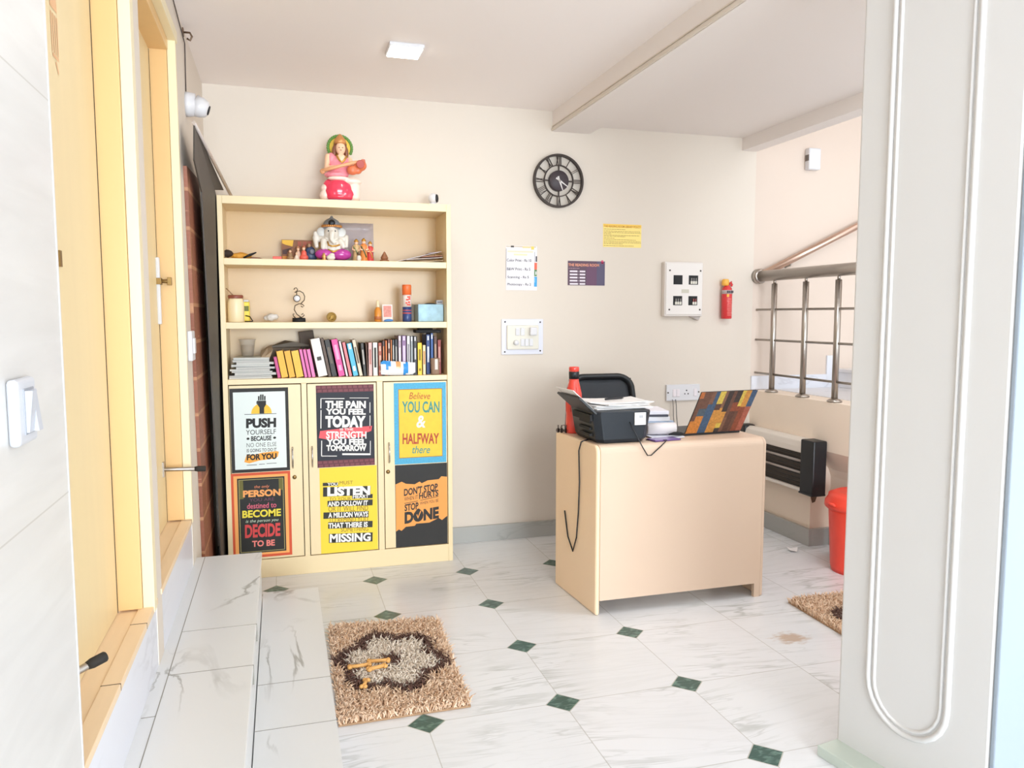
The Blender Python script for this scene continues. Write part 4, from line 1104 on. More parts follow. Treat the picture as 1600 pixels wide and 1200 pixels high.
MB().tube([(1.765, 4.09, .47), (1.765, 4.16, .60), (1.765, 4.15, .75)], .022, 8).build('back_support', M_BLACK, ch)
MB().lathe([(.028, .10), (.028, .28), (.018, .28), (.018, .44)], (1.765, 3.93, 0), 16).build('gas_column', M_BLACK, ch)
for i in range(5):
    q = R(20 + 72 * i); c, s_ = math.cos(q), math.sin(q)
    lg = MB().tube([(1.765, 3.93, .11), (1.765 + .15 * c, 3.93 + .15 * s_, .09), (1.765 + .27 * c, 3.93 + .27 * s_, .07)], [.026, .02, .014], 8).build('base_leg', M_BLACK, ch)
    MB().lathe([(.024, -.012), (.026, -.008), (.026, .008), (.024, .012)], (1.765 + .27 * c, 3.93 + .27 * s_, .026), 14, 0, 'x').build('caster', M_BLACKM, lg)
for sx_ in (1.53, 2.0):
    MB().tube([(sx_, 3.95, .47), (sx_, 3.95, .64), (sx_, 3.92, .66), (sx_, 3.80, .66)], .016, 8).build('armrest', M_BLACK, ch)

# ------------------------------------------------------------------ shaggy mats
def shag_mat(nm, quad, label, pattern, dens, seed):
    root = thing(nm, label, 'mat', (sum(q[0] for q in quad) / 4, sum(q[1] for q in quad) / 4, 0))
    Q = [np.array(q) for q in quad]         # near-left, near-right, far-right, far-left
    m = MB(); v = [(q[0], q[1], z) for z in (.001, .008) for q in Q]
    m._add(v, [(3, 2, 1, 0), (4, 5, 6, 7), (0, 1, 5, 4), (1, 2, 6, 5), (2, 3, 7, 6), (3, 0, 4, 7)])
    m.build('backing', mat('mat_backing', '#a58465', .95), root)
    rg = np.random.default_rng(seed)
    W = np.linalg.norm(Q[1] - Q[0]); D = np.linalg.norm(Q[3] - Q[0])
    nx, ny = int(W * dens), int(D * dens)
    gu, gv = np.meshgrid((np.arange(nx) + .5) / nx, (np.arange(ny) + .5) / ny)
    u = np.clip(gu.ravel() + rg.normal(0, .35 / nx, nx * ny), 0.003, .997); v_ = np.clip(gv.ravel() + rg.normal(0, .35 / ny, nx * ny), 0.003, .997)
    P = (np.outer((1 - u) * (1 - v_), Q[0]) + np.outer(u * (1 - v_), Q[1]) + np.outer(u * v_, Q[2]) + np.outer((1 - u) * v_, Q[3]))
    N = len(u); lean = rg.uniform(0, 2 * PI, N); la = rg.uniform(.008, .030, N); hh = rg.uniform(.016, .032, N); wd = rg.uniform(.0026, .0044, N)
    dx, dy = np.cos(lean), np.sin(lean)
    V = np.zeros((N, 7, 3))
    for k in range(3):
        a = lean + k * 2 * PI / 3 + .5
        V[:, k, 0] = P[:, 0] + np.cos(a) * wd; V[:, k, 1] = P[:, 1] + np.sin(a) * wd; V[:, k, 2] = .006
        V[:, 3 + k, 0] = P[:, 0] + dx * la * .45 + np.cos(a) * wd * .95; V[:, 3 + k, 1] = P[:, 1] + dy * la * .45 + np.sin(a) * wd * .95; V[:, 3 + k, 2] = .006 + hh * .75
    V[:, 6, 0] = P[:, 0] + dx * la * 1.2; V[:, 6, 1] = P[:, 1] + dy * la * 1.2; V[:, 6, 2] = .006 + hh
    base = np.arange(N) * 7
    quads = np.stack([np.stack([base + k, base + (k + 1) % 3, base + 3 + (k + 1) % 3, base + 3 + k], 1) for k in range(3)], 1).reshape(-1, 4)
    tris = np.stack([np.stack([base + 3 + k, base + 3 + (k + 1) % 3, base + 6], 1) for k in range(3)], 1).reshape(-1, 3)
    kind = pattern(P[:, 0], P[:, 1], rg)
    alt = (rg.random(N) < .4) & (kind == 0); kind = np.where(alt, 3, kind)
    me = bpy.data.meshes.new('pile')
    off = np.array([root.location.x, root.location.y, 0])
    VV = (V.reshape(-1, 3) - off).astype(np.float32)
    me.vertices.add(len(VV)); me.vertices.foreach_set('co', VV.ravel())
    loops = np.concatenate([quads.ravel(), tris.ravel()]).astype(np.int32)
    me.loops.add(len(loops)); me.loops.foreach_set('vertex_index', loops)
    npoly = len(quads) + len(tris); me.polygons.add(npoly)
    st = np.concatenate([np.arange(len(quads)) * 4, len(quads) * 4 + np.arange(len(tris)) * 3]).astype(np.int32)
    me.polygons.foreach_set('loop_start', st)
    me.polygons.foreach_set('loop_total', np.concatenate([np.full(len(quads), 4), np.full(len(tris), 3)]).astype(np.int32))
    for c in ('#f3d7bb', '#6a4d43', '#efe2d2', '#dcb796'): me.materials.append(mat('shag_' + c[1:], c, .9))
    me.polygons.foreach_set('material_index', np.concatenate([np.repeat(kind, 3), np.repeat(kind, 3)]).astype(np.int32))
    me.update(calc_edges=True); me.validate()
    o = bpy.data.objects.new('pile', me); o.parent = root; o['kind'] = 'stuff'; COL.objects.link(o)
    return root
def flower(cx, cy, rx, ry, rot):
    def f(x, y, rg):
        a = (x - cx) / rx; b_ = (y - cy) / ry
        r_ = np.hypot(a, b_) + rg.normal(0, .025, len(x)); q = np.arctan2(b_, a) + rot
        lobe = .76 + .24 * np.abs(np.cos(3 * q)) ** .7
        k = np.zeros(len(x), int)
        k[r_ < lobe] = 1; k[r_ < lobe - .21] = 2; k[r_ < .17] = 1
        return k
    return f
shag_mat('shaggy_mat', [(.155, 2.575), (.617, 2.578), (.652, 3.372), (.172, 3.425)], 'beige shaggy mat with brown flower beside the steps', flower(.392, 2.995, .228, .285, .3), 135, 3)
shag_mat('shaggy_mat', [(2.30, 2.30), (2.80, 2.33), (2.82, 3.12), (2.335, 3.115)], 'beige shaggy mat partly behind the white pillar', flower(2.56, 2.70, .22, .28, .9), 130, 5)
# orange bone toys
M_BONE = mat('tan_bone', '#dba55f', .6)
def bone(cx, cy, z, L, rz, lb):
    m = MB(); m.M = Matrix.Translation((cx, cy, z)) @ Matrix.Rotation(rz, 4, 'Z')
    m.tube([(-L / 2, 0, 0), (0, 0, 0), (L / 2, 0, 0)], [.0085, .007, .0085], 10)
    for sx_ in (-1, 1):
        for sy_ in (-1, 1): m.ell((sx_ * L / 2, sy_ * .0065, 0), (.0095, .009, .008), 8)
    tag(m.build('bone_chew', M_BONE), lb, 'dog chew', 'bone chews on the mat')
bone(.262, 2.952, .034, .075, .0, 'tan bone chew leftmost on the flower mat')
bone(.338, 2.975, .034, .075, -.15, 'tan bone chew nearest the dark flower centre')
bone(.325, 2.915, .036, .065, .25, 'tan bone chew crossing in the middle of the bones')
bone(.267, 2.80, .034, .05, 1.25, 'small tan bone chew lying upright below the others')

# ------------------------------------------------------------------ book shelf (lowest open shelf)
def kx(a, Y): return (a / 4.103 - 103.9) * .00334 * Y / YB     # shelf ruler -> metres along the shelf
def book(nm, a0, a1, shift, h, col, label, d=.14, y=4.262, title=None, spine=None, cat='book', var=0., group='books on the lowest open shelf'):
    """upright book; a0..a1 its foot on the shelf ruler, shift = lean of its head along the shelf"""
    x0, x1 = kx(a0, y), kx(a1, y); w_ = max(.006, x1 - x0 - .0008); sh_ = shift * .000814
    z = S3 + .0008
    ang = math.atan2(sh_, h)
    if abs(ang) < .02: ang = 0
    o = thing(nm, label, cat, (x0 if ang <= 0 else x1, y, z), 0, group)
    m = MB(); m.M = Matrix.Rotation(ang, 4, 'Y')
    xs = (0, w_) if ang <= 0 else (-w_, 0)
    wt_ = w_ * math.cos(ang)
    t = min(.002, w_ * .2)
    # cover as a U: two boards and a spine, page block inside
    m.box(xs[0], xs[0] + t, 0, d, 0, h).box(xs[1] - t, xs[1], 0, d, 0, h).box(xs[0], xs[1], 0, .003, 0, h)
    m.build('cover', mat('cover_' + col.strip('#') + ('v' if var else ''), col, .5, var=var, scale=60), o, world=False)
    p = MB(); p.M = m.M.copy(); p.box(xs[0] + t, xs[1] - t, .003, d - .003, .002, h - .003)
    p.build('pages', mat('book_pages', '#e2d8c4', .9), o, world=False)
    if title:
        q = MB(); q.M = m.M.copy()
        c0, c1 = xs[0] + w_ * .28, xs[1] - w_ * .28
        for (f0, f1) in title[1]: q.box(c0, c1, -.0006, .001, h * f0, h * f1)
        q.build('spine_print', ink(title[0]), o, world=False)
    return o
T1 = [(.35, .8)]; T2 = [(.15, .3), (.45, .85)]; T3 = [(.1, .16), (.3, .62), (.75, .9)]
# envelopes / notebooks leaning left
book('notebook', 400, 424, -24.1, .112, '#c94b86', 'dark pink notebook leftmost of the coloured row', y=4.25, cat='notebook')
book('notebook', 424, 470, -30.5, .142, '#f2b53a', 'amber yellow notebook first of three beside dark pink one', y=4.25, cat='notebook', var=.1)
book('notebook', 472, 514, -30.5, .142, '#f0ae33', 'amber yellow notebook second of three on the shelf', y=4.25, cat='notebook', var=.1)
book('notebook', 516, 566, -30.5, .142, '#f4ba3f', 'amber yellow notebook third of three next to bright pink one', y=4.25, cat='notebook', var=.1)
book('notebook', 568, 590, -32.2, .15, '#e873b1', 'bright pink notebook beside the amber yellow ones', y=4.25, cat='notebook')
book('notebook', 591, 614, -32.2, .15, '#e26aa9', 'middle one of three bright pink notebooks', y=4.25, cat='notebook')
book('notebook', 615, 641, -32.2, .15, '#ea7db6', 'bright pink notebook beside the thick white book', y=4.25, cat='notebook')
book('book', 655, 718, -48.2, .205, '#e6e1da', 'thick white book with small dark square on spine', title=('#4b4744', [(.42, .52)]))
book('book', 719, 742, -48.9, .208, '#5b4537', 'thin brown book leaning beside thick white one')
book('book', 743, 778, -47.0, .20, '#2d2a28', 'black book leaning between brown and bright pink books', title=('#6a6258', T1))
book('book', 786, 829, -47.5, .202, '#ea4f9b', 'bright magenta pink book, the widest pink on the shelf', title=('#f5a7cb', T2))
book('book', 832, 850, -45.6, .194, '#ddd0d4', 'pale greyish book right of the magenta one')
book('book', 853, 876, -43.7, .186, '#e77f86', 'salmon pink book leaning before the light blue one')
book('book', 880, 916, -42.3, .180, '#54b7dc', 'light blue book with white top on the shelf', title=('#eef3f4', [(.82, .98), (.15, .3)]))
book('book', 920, 946, -47.0, .200, '#d9ccb5', 'beige book leaning right of the light blue book', title=('#6d6255', T1))
book('book', 948, 970, -18, .180, '#35322f', 'black book right of the beige leaning one', title=('#b7b1a8', T1))
book('book', 972, 980, -8, .178, '#7a5a48', 'thin brown book between black and pale pink books')
book('book', 981, 1008, -2, .182, '#e2b6b0', 'pale pink upright book', title=('#b4776f', T1))
book('book', 1010, 1044, 0, .182, '#ebe6dc', 'white upright book with dark vertical title', title=('#3c3a37', [(.25, .85)]))
book('book', 1046, 1072, 0, .180, '#a8533c', 'rust red upright book right of the white titled book', title=('#dcb7a2', T3))
book('book', 1074, 1092, 0, .190, '#4a332b', 'dark brown upright book above the snack packet', title=('#c97d49', T2))
book('book', 1093, 1108, 0, .192, '#d9743a', 'orange upright book, first orange from the left')
book('book', 1110, 1128, 0, .198, '#6f4338', 'maroon upright book between two orange spines', title=('#e6d3c4', T3))
book('book', 1129, 1140, 0, .196, '#dd8448', 'thin orange upright book right of the maroon one')
book('book', 1141, 1156, 0, .196, '#4f5458', 'slate grey upright book behind the snack packet', title=('#c9c9c4', T2))
book('book', 1157, 1178, 0, .198, '#2b2b2f', 'black upright book behind the snack packet', title=('#a9a5a0', T1))
book('book', 1180, 1203, 0, .218, '#b9a3b0', 'tall mauve grey book with white head', title=('#efe9ea', [(.88, .99), (.3, .7)]))
book('book', 1204, 1236, 0, .218, '#8d6c96', 'tall purple book right of the mauve grey one', title=('#d9cbe0', [(.88, .99), (.35, .75)]))
book('book', 1238, 1262, 0, .216, '#e4e0e0', 'tall white book right of the purple one', title=('#8a8690', T1))
book('book', 1263, 1282, 0, .214, '#9aa0a4', 'tall grey book right of the tall white one', title=('#f0eeee', [(.88, .99)]))
book('book', 1283, 1308, 0, .214, '#333236', 'tall black book left of the yellow one', title=('#c5c2c2', [(.88, .99), (.4, .7)]))
book('book', 1310, 1343, 0, .178, '#f2c92f', 'bright yellow upright book', title=('#8f7426', [(.12, .2), (.45, .8)]))
book('book', 1345, 1368, 0, .165, '#e9d3a6', 'cream upright book right of the bright yellow one', title=('#c48a52', T1))
book('book', 1370, 1398, 0, .222, '#2f4a86', 'tall navy blue book', title=('#dfe4ee', [(.86, .97), (.3, .7)]), y=4.30)
book('book', 1400, 1420, 0, .230, '#4266a8', 'tallest blue book right of the navy one', title=('#eef0f4', [(.86, .97)]), y=4.30)
book('book', 1422, 1446, 0, .212, '#6b4a40', 'tall brown book near the shelf end', title=('#c3a48f', T1), y=4.30)
book('book', 1448, 1474, 0, .192, '#a34a45', 'dark red book last at the right shelf end', title=('#d9a39a', T1), y=4.30)
# magazines in a flat stack
ords = ['lowest', 'second lowest', 'third lowest', 'fourth lowest', 'fifth lowest', 'sixth lowest', 'seventh lowest', 'eighth lowest', 'ninth lowest', 'topmost']
rr = random.Random(4); z = S3 + .0006
mc = ['#d6d3cd', '#5b5b58', '#c9c9c2', '#8c908d', '#e0ddd6', '#474644', '#b7beba', '#d9d4cc', '#6b6f6c', '#cfd3cf']
for i in range(10):
    h_ = rr.uniform(.008, .0125); cx = kx(255, 4.36) + rr.uniform(-.012, .012); m = MB(); m.M = Matrix.Translation((cx, 4.375, z)) @ Matrix.Rotation(rr.uniform(-.08, .08), 4, 'Z')
    wd_ = .215 - .004 * i
    m.box(-wd_ / 2, wd_ / 2, -.125, .125, 0, .0016, 0).box(-wd_ / 2 + .001, wd_ / 2 - .001, -.1245, .1245, .0016, h_ - .0016, 1).box(-wd_ / 2, wd_ / 2, -.125, .125, h_ - .0016, h_, 0)
    tag(m.build('magazine', [mat('mag_cover_%d' % i, mc[i], .4), mat('mag_pages', '#c8c6c0', .8, var=.15, scale=90, stretch=(1, 1, 12))]), ords[i] + ' magazine in the flat stack at the left of the book shelf', 'magazine', 'stacked magazines'); z += h_ + .0005
zs = z
cp = thing('plastic_cup', 'empty translucent plastic cup standing on the magazine stack', 'cup', (kx(222, 4.40), 4.40, zs))
M_CLEAR = mat('clear_plastic', '#e6ddd0', .15, alpha=.3)
MB().lathe([(.030, zs + .001), (.041, zs + .085), (.045, zs + .088), (.045, zs + .092), (.039, zs + .088), (.028, zs + .004), (.0001, zs + .004)], (kx(222, 4.40), 4.40, 0), 26).build('cup_wall', M_CLEAR, cp)
MB().lathe([(.0255, zs + .005), (.030, zs + .06), (.0001, zs + .061)], (kx(222, 4.40), 4.40, 0), 20).build('inner_cup', mat('tan_cup', '#b99c76', .6), cp)
def lump(nm, pts, mats, label, cat, vox=.006, sm=3, disp=0.):
    m = MB()
    for (c, rad) in pts: m.ell(c, rad, 8)
    o = m.build(nm, mats, remesh=vox, smooth_it=sm)
    if disp:
        t = bpy.data.textures.new(nm, 'CLOUDS'); t.noise_scale = .03
        k = o.modifiers.new('crumple', 'DISPLACE'); k.texture = t; k.strength = disp
    return tag(o, label, cat)
# kraft paper bag between magazines and notebooks, grey wad and dark box behind
m = MB()
v = [(kx(300, 4.30), 4.27, zs - .012), (kx(352, 4.27), 4.262, zs - .012), (kx(372, 4.30), 4.28, zs + .03), (kx(340, 4.34), 4.33, zs + .035), (kx(300, 4.36), 4.36, zs + .02), (kx(365, 4.36), 4.38, zs + .05)]
hb = [(x, y, z) for x, y, z in v] + [(x + .002, y + .004, z + .012) for x, y, z in v]
m._add(hb, [(0, 1, 2, 3), (0, 3, 4), (3, 2, 5, 4), (9, 8, 7, 6), (10, 9, 6), (10, 11, 8, 9), (0, 6, 7, 1), (1, 7, 8, 2), (2, 8, 11, 5), (5, 11, 10, 4), (4, 10, 6, 0)])
tag(m.build('paper_bag', mat('kraft_paper', '#b39c80', .85, var=.1, scale=30)), 'folded brown paper bag between magazines and dark pink notebook', 'paper bag')
m = MB(); m.M = Matrix.Translation((kx(480, 4.44), 4.45, S3 + .001)); m.box(-.11, .055, -.03, .07, 0, .155)
tag(m.build('carton', mat('carton_brown', '#7a6a58', .8, var=.15, scale=20), bevel=.003), 'low brown carton standing behind the yellow notebooks', 'box')
m = MB(); m.M = Matrix.Translation((kx(480, 4.44), 4.44, S3 + .1568)) @ Matrix.Rotation(.05, 4, 'Z')
m._add([(-.10, -.03, 0), (.10, -.04, .004), (.11, .06, .002), (-.09, .06, .0), (-.10, -.03, .006), (0.02, -.03, .03), (.10, -.04, .012), (.11, .06, .012), (-.02, .06, .035), (-.09, .06, .008)], [(0, 3, 2, 1), (4, 5, 8, 9), (5, 6, 7, 8), (0, 1, 6, 5, 4), (3, 9, 8, 7, 2), (0, 4, 9, 3), (1, 2, 7, 6)])
tag(m.build('grey_folder', mat('grey_folder', '#6f675c', .7)), 'crumpled grey folder lying on the brown carton', 'folder')
m = MB(); m.M = Matrix.Translation((kx(610, 4.45), 4.45, S3 + .007)) @ Matrix.Rotation(-.12, 4, 'Y'); m.box(-.035, .045, -.01, .03, .0, .238)
tag(m.build('dark_file_box', mat('dark_brown_card', '#5b4e43', .7), bevel=.003), 'dark brown upright file behind the pink notebooks', 'file')
m = MB(); m.M = Matrix.Translation((kx(1375, 4.34), 4.33, S3 + .2325)); m.box(-.07, .075, -.03, .06, 0, .018).box(-.05, .03, -.02, .04, .018, .026)
tag(m.build('black_case', M_BLACKM, bevel=.006), 'flat black case lying on top of the tall books', 'case')
# snack packet in front of the books
pk = MB(); y0 = 4.242; za = S3 + .001
n = 14
def pil_pt(u, v_, sgn):
    h = .016 * max(0., math.sin(PI * u)) ** .6 * max(0., math.sin(PI * v_)) ** .6
    x = kx(1062 + 232 * u, y0); zz = za + .008 + .062 * v_ + (.014 * (1 - u) * v_) - .006 * math.sin(PI * u) * (1 - v_)
    return (x, y0 + sgn * h, zz)
v = [pil_pt(i / n, j / 8, -1) for j in range(9) for i in range(n + 1)] + [pil_pt(i / n, j / 8, .4) for j in range(9) for i in range(n + 1)]
k = 9 * (n + 1)
fs = []; mi_ = []
def pcol(u, v_):
    if u < .12: return 0 if v_ < .7 else 1
    if u < .30: return 1 if (v_ > .75 or v_ - .2 > (u - .12) * 3) else 0
    if .42 < u < .56 and v_ > .55: return 2
    if .62 < u < .80: return 1 if abs(v_ - .45 - (u - .7) * 2) < .45 else 0
    return 0
for j in range(8):
    for i in range(n):
        a = j * (n + 1) + i
        pk._add([v[a], v[a + 1], v[a + n + 2], v[a + n + 1]], [(0, 1, 2, 3)], pcol((i + .5) / n, (j + .5) / 8), True)
        pk._add([v[k + a], v[k + a + n + 1], v[k + a + n + 2], v[k + a + 1]], [(0, 1, 2, 3)], 0, True)
tag(pk.build('snack_packet', [mat('packet_white', '#e9e9ea', .25), mat('packet_blue', '#2f8fd6', .25), mat('packet_orange', '#eaa56b', .25)]), 'white and blue snack packet lying in front of the books', 'packet')
gx, gy = kx(1430, 4.264), 4.264
gl = thing('glass_tumbler', 'small brownish glass tumbler at the right end of the books', 'glass', (gx, gy, S3))
MB().lathe([(.021, S3 + .001), (.024, S3 + .005), (.026, S3 + .092), (.024, S3 + .092), (.022, S3 + .008), (.0001, S3 + .008)], (gx, gy, 0), 24).build('glass_wall', mat('brown_glass', '#b99a84', .1, alpha=.55), gl)
MB().box(gx - .006, gx + .010, gy - .0275, gy - .0245, S3 + .03, S3 + .088).build('white_label', mat('label_white', '#dcd3cc', .6), gl)

# ------------------------------------------------------------------ middle shelf
Yc = 4.33
jr = thing('storage_jar', 'cream jar with brown lid and a spoon handle', 'jar', (kx(155, 4.30), 4.30, S2))
jx = kx(160, 4.30)
MB().lathe([(.038, S2 + .0005), (.041, S2 + .004), (.041, S2 + .10), (.036, S2 + .118), (.034, S2 + .124)], (jx, 4.30, 0), 28).build('jar_body', mat('cream_jar', '#f0ddb5', .35), jr)
MB().lathe([(.037, S2 + .124), (.038, S2 + .126), (.038, S2 + .138), (.035, S2 + .141), (.0001, S2 + .141)], (jx, 4.30, 0), 28).build('lid', mat('brown_lid', '#8c4a38', .4), jr)
MB().tube([(jx - .012, 4.30, S2 + .14), (jx - .045, 4.305, S2 + .176)], .003, 8).build('spoon_handle', mat('spoon_tan', '#9c7a58', .5), jr)
yb_ = thing('yellow_packet', 'yellow packet standing behind the cream jar', 'packet', (kx(222, 4.38), 4.38, S2))
MB().box(kx(200, 4.38), kx(242, 4.38), 4.36, 4.40, S2 + .001, S2 + .107).build('packet_body', mat('packet_yellow', '#f0d72f', .4), yb_, bevel=.004)
MB().box(kx(206, 4.38), kx(238, 4.38), 4.3585, 4.361, S2 + .058, S2 + .085).build('print', ink('#6f7435'), yb_)
MB().box(kx(206, 4.38), kx(238, 4.38), 4.37, 4.39, S2 + .107, S2 + .118).build('cap', M_WHITE, yb_, bevel=.003)
m = MB().tube([(kx(212, 4.30), 4.27, S2 + .004), (kx(255, 4.30), 4.272, S2 + .004), (kx(258, 4.3), 4.30, S2 + .006), (kx(240, 4.3), 4.32, S2 + .03), (kx(215, 4.3), 4.345, S2 + .034)], .003, 6)
tag(m.build('wire_clip', M_BLACKM), 'thin black wire loop beside the cream jar', 'wire')
lump('crumpled_bag', [((kx(370, Yc), Yc, S2 + .026), (.03, .025, .02)), ((kx(350, Yc), Yc + .005, S2 + .022), (.022, .02, .016)), ((kx(395, Yc), Yc, S2 + .027), (.020, .02, .016)), ((kx(375, Yc), Yc, S2 + .034), (.018, .016, .014))], mat('white_polythene', '#ddd8d2', .3, alpha=.95), 'small crumpled white plastic bag on the middle shelf', 'plastic bag', .004, 1, .012)
# scroll ornament with hanging mini clock
ox, oy = kx(542, Yc), Yc
on = thing('scroll_clock', 'curly metal stand with tiny hanging round clock on black base', 'ornament', (ox, oy, S2))
MB().lathe([(.034, S2 + .0005), (.035, S2 + .003), (.034, S2 + .022), (.0001, S2 + .023)], (ox, oy, 0), 26).build('base', M_BLACKM, on)
M_SCR = mat('bronze_wire', '#5d4c3a', .4, .8)
def zc(a, b): return (kx(a, Yc), oy, S2 + (424 - b) * .00083 * 1.02)
m = MB()
m.tube([zc(a, b) for a, b in ((560, 398), (530, 375), (514, 345), (520, 320), (545, 308), (566, 312), (576, 322), (566, 330), (556, 322))], .0026, 8)
m.tube([zc(a, b) for a, b in ((556, 308), (578, 285), (581, 262), (572, 240), (552, 228), (532, 230), (520, 238))], .0026, 8)
m.tube([zc(a, b) for a, b in ((532, 230), (538, 218), (530, 208), (520, 210), (516, 220))], .0024, 8)
m.tube([zc(a, b) for a, b in ((520, 398), (508, 385), (506, 375), (514, 372))], .0024, 8)
m.tube([zc(a, b) for a, b in ((540, 398), (565, 392), (576, 380), (568, 370), (558, 378))], .0024, 8)
m.build('scroll', M_SCR, on)
cx_, _, cz_ = zc(532, 275)
MB().lathe([(.0001, oy - .006), (.016, oy - .006), (.019, oy - .004), (.019, oy + .004), (.0001, oy + .005)][::-1], (cx_, 0, cz_), 24, 0, 'y').tube([(cx_, oy, cz_ + .018), (cx_, oy, cz_ + .036)], .002, 6).build('clock_case', M_SCR, on)
MB().lathe([(.0001, oy - .0072), (.0155, oy - .0072), (.0155, oy - .005)][::-1], (cx_, 0, cz_), 24, 0, 'y').build('clock_face', mat('clock_white', '#e9e8ea', .3), on)
mx = kx(748, Yc); md = thing('medallion', 'round bronze medallion standing on edge on middle shelf', 'medallion', (mx, Yc, S2))
MB().lathe([(.0001, Yc - .004), (.022, Yc - .004), (.0255, Yc - .006), (.0265, Yc - .003), (.0265, Yc + .004), (.0001, Yc + .004)][::-1], (mx, 0, S2 + .0268), 30, 0, 'y').build('disc', mat('old_gold', '#86682f', .45, .7, var=.3, scale=120), md)
MB().tube([(mx - .012, Yc - .006, S2 + .018), (mx - .004, Yc - .0065, S2 + .036), (mx + .008, Yc - .0065, S2 + .034), (mx + .012, Yc - .006, S2 + .018), (mx, Yc - .006, S2 + .014)], .0025, 6).build('relief', mat('old_gold2', '#a78846', .4, .8), md)
px_ = kx(1048, Yc); pf = thing('spray_vial', 'slim amber vial with pale nozzle left of the picture card', 'bottle', (px_, Yc, S2))
MB().lathe([(.018, S2 + .0005), (.019, S2 + .003), (.019, S2 + .062), (.012, S2 + .075), (.009, S2 + .08)], (px_, Yc, 0), 22).build('vial', mat('amber_liquid', '#d58a35', .2), pf)
MB().lathe([(.0195, S2 + .012), (.0195, S2 + .03)], (px_, Yc, 0), 22).build('label_band', ink('#b56b3c'), pf)
MB().lathe([(.009, S2 + .08), (.010, S2 + .083), (.008, S2 + .118), (.0001, S2 + .119)], (px_, Yc, 0), 16).build('nozzle', mat('nozzle_cream', '#e6d3b0', .35), pf)
pc = thing('picture_card', 'small card with red drawing and blue foot beside spray can', 'card', (kx(1112, Yc), Yc, S2))
m = MB(); m.M = Matrix.Translation((kx(1112, Yc), Yc, S2 + .001)) @ Matrix.Rotation(-.12, 4, 'X')
m.box(-.028, .028, -.003, .003, 0, .095); m.build('card', mat('card_white', '#e8dcd6', .6), pc)
m = MB(); m.M = Matrix.Translation((kx(1112, Yc), Yc, S2 + .001)) @ Matrix.Rotation(-.12, 4, 'X')
m.box(-.022, .022, -.0042, -.0028, .025, .088); m.build('drawing', mat('red_drawing', '#d98e83', .6, var=.5, scale=80), pc)
lump('blue_clip', [((kx(1120, 4.30), 4.30, S2 + .008), (.026, .008, .008)), ((kx(1105, 4.30), 4.30, S2 + .005), (.018, .008, .005))], mat('blue_plastic', '#3f7fc4', .35), 'small blue plastic piece at the foot of the picture card', 'clip', .003, 1)
sx0 = kx(1242, Yc); sp = thing('spray_can', 'tall spray can with orange cap and dark blue lower half', 'spray can', (sx0, Yc, S2))
MB().lathe([(.024, S2 + .0005), (.0255, S2 + .003), (.0255, S2 + .083)], (sx0, Yc, 0), 28).build('blue_half', mat('can_navy', '#2c4278', .3), sp)
MB().lathe([(.0256, S2 + .083), (.0256, S2 + .145), (.023, S2 + .150)], (sx0, Yc, 0), 28).build('white_half', mat('can_white', '#e6dad2', .3), sp)
m = MB()
for z_, h_ in ((.045, .006), (.062, .004)): m.lathe([(.0258, S2 + z_), (.0258, S2 + z_ + h_)], (sx0, Yc, 0), 28)
m.build('red_stripes', ink('#cf5a4e'), sp)
m = MB()
for dx, z_, wd in ((-.011, .10, .010), (.002, .104, .012), (-.008, .118, .014), (.006, .122, .010), (-.004, .09, .02), (-.002, .133, .018)): m.box(sx0 + dx, sx0 + dx + wd, Yc - .0275, Yc - .0215, S2 + z_, S2 + z_ + .009)
m.build('red_print', ink('#d8503c'), sp)
MB().lathe([(.0255, S2 + .150), (.0255, S2 + .20), (.0235, S2 + .206), (.0001, S2 + .207)], (sx0, Yc, 0), 28).build('cap', mat('orange_cap', '#f1733a', .35), sp)
tb = thing('tissue_box', 'pale blue patterned tissue box at right end of middle shelf', 'box', (kx(1405, 4.36), 4.36, S2))
MB().box(kx(1312, 4.33), kx(1484, 4.33), 4.30, 4.42, S2 + .0008, S2 + .098).build('carton', mat('pale_blue_clouds', '#9fc4d6', .5, var=.35, scale=28), tb, bevel=.003)
MB().ell((kx(1400, 4.36), 4.36, S2 + .098), (.035, .02, .008), 10).build('opening', mat('slot_dark', '#3b3b40', .7), tb)
m = MB().lathe([(.024, S2 + .001), (.026, S2 + .01), (.026, S2 + .095), (.0001, S2 + .1)], (kx(1285, 4.42), 4.455, 0), 20)
tag(m.build('grey_bottle', mat('grey_bottle', '#9c968c', .4)), 'grey bottle half hidden behind the tissue box', 'bottle')
sb = thing('small_box', 'small grey box on top of the tissue box', 'box', (kx(1470, 4.36), 4.36, S2 + .098))
MB().box(kx(1440, 4.35), kx(1484, 4.35), 4.335, 4.385, S2 + .0985, S2 + .122).build('carton', mat('small_grey_box', '#b8b6ba', .5), sb, bevel=.002)
MB().box(kx(1446, 4.35), kx(1478, 4.35), 4.3342, 4.3355, S2 + .106, S2 + .114).build('print', ink('#75737a'), sb)

# ------------------------------------------------------------------ idols and things on the upper shelf
def cap(mb, a, b_, ra, rb, n=10, k=7):
    """tapered limb with rounded ends as many small balls"""
    a, b_ = Vector(a), Vector(b_)
    for i in range(k + 1):
        t = i / k; mb.ell(tuple(a.lerp(b_, t)), ra + (rb - ra) * t, 8)
    return mb
M_SKIN = mat('idol_skin', '#f0c3a2', .35); M_GOLD = mat('idol_gold', '#c9953f', .35, .5)
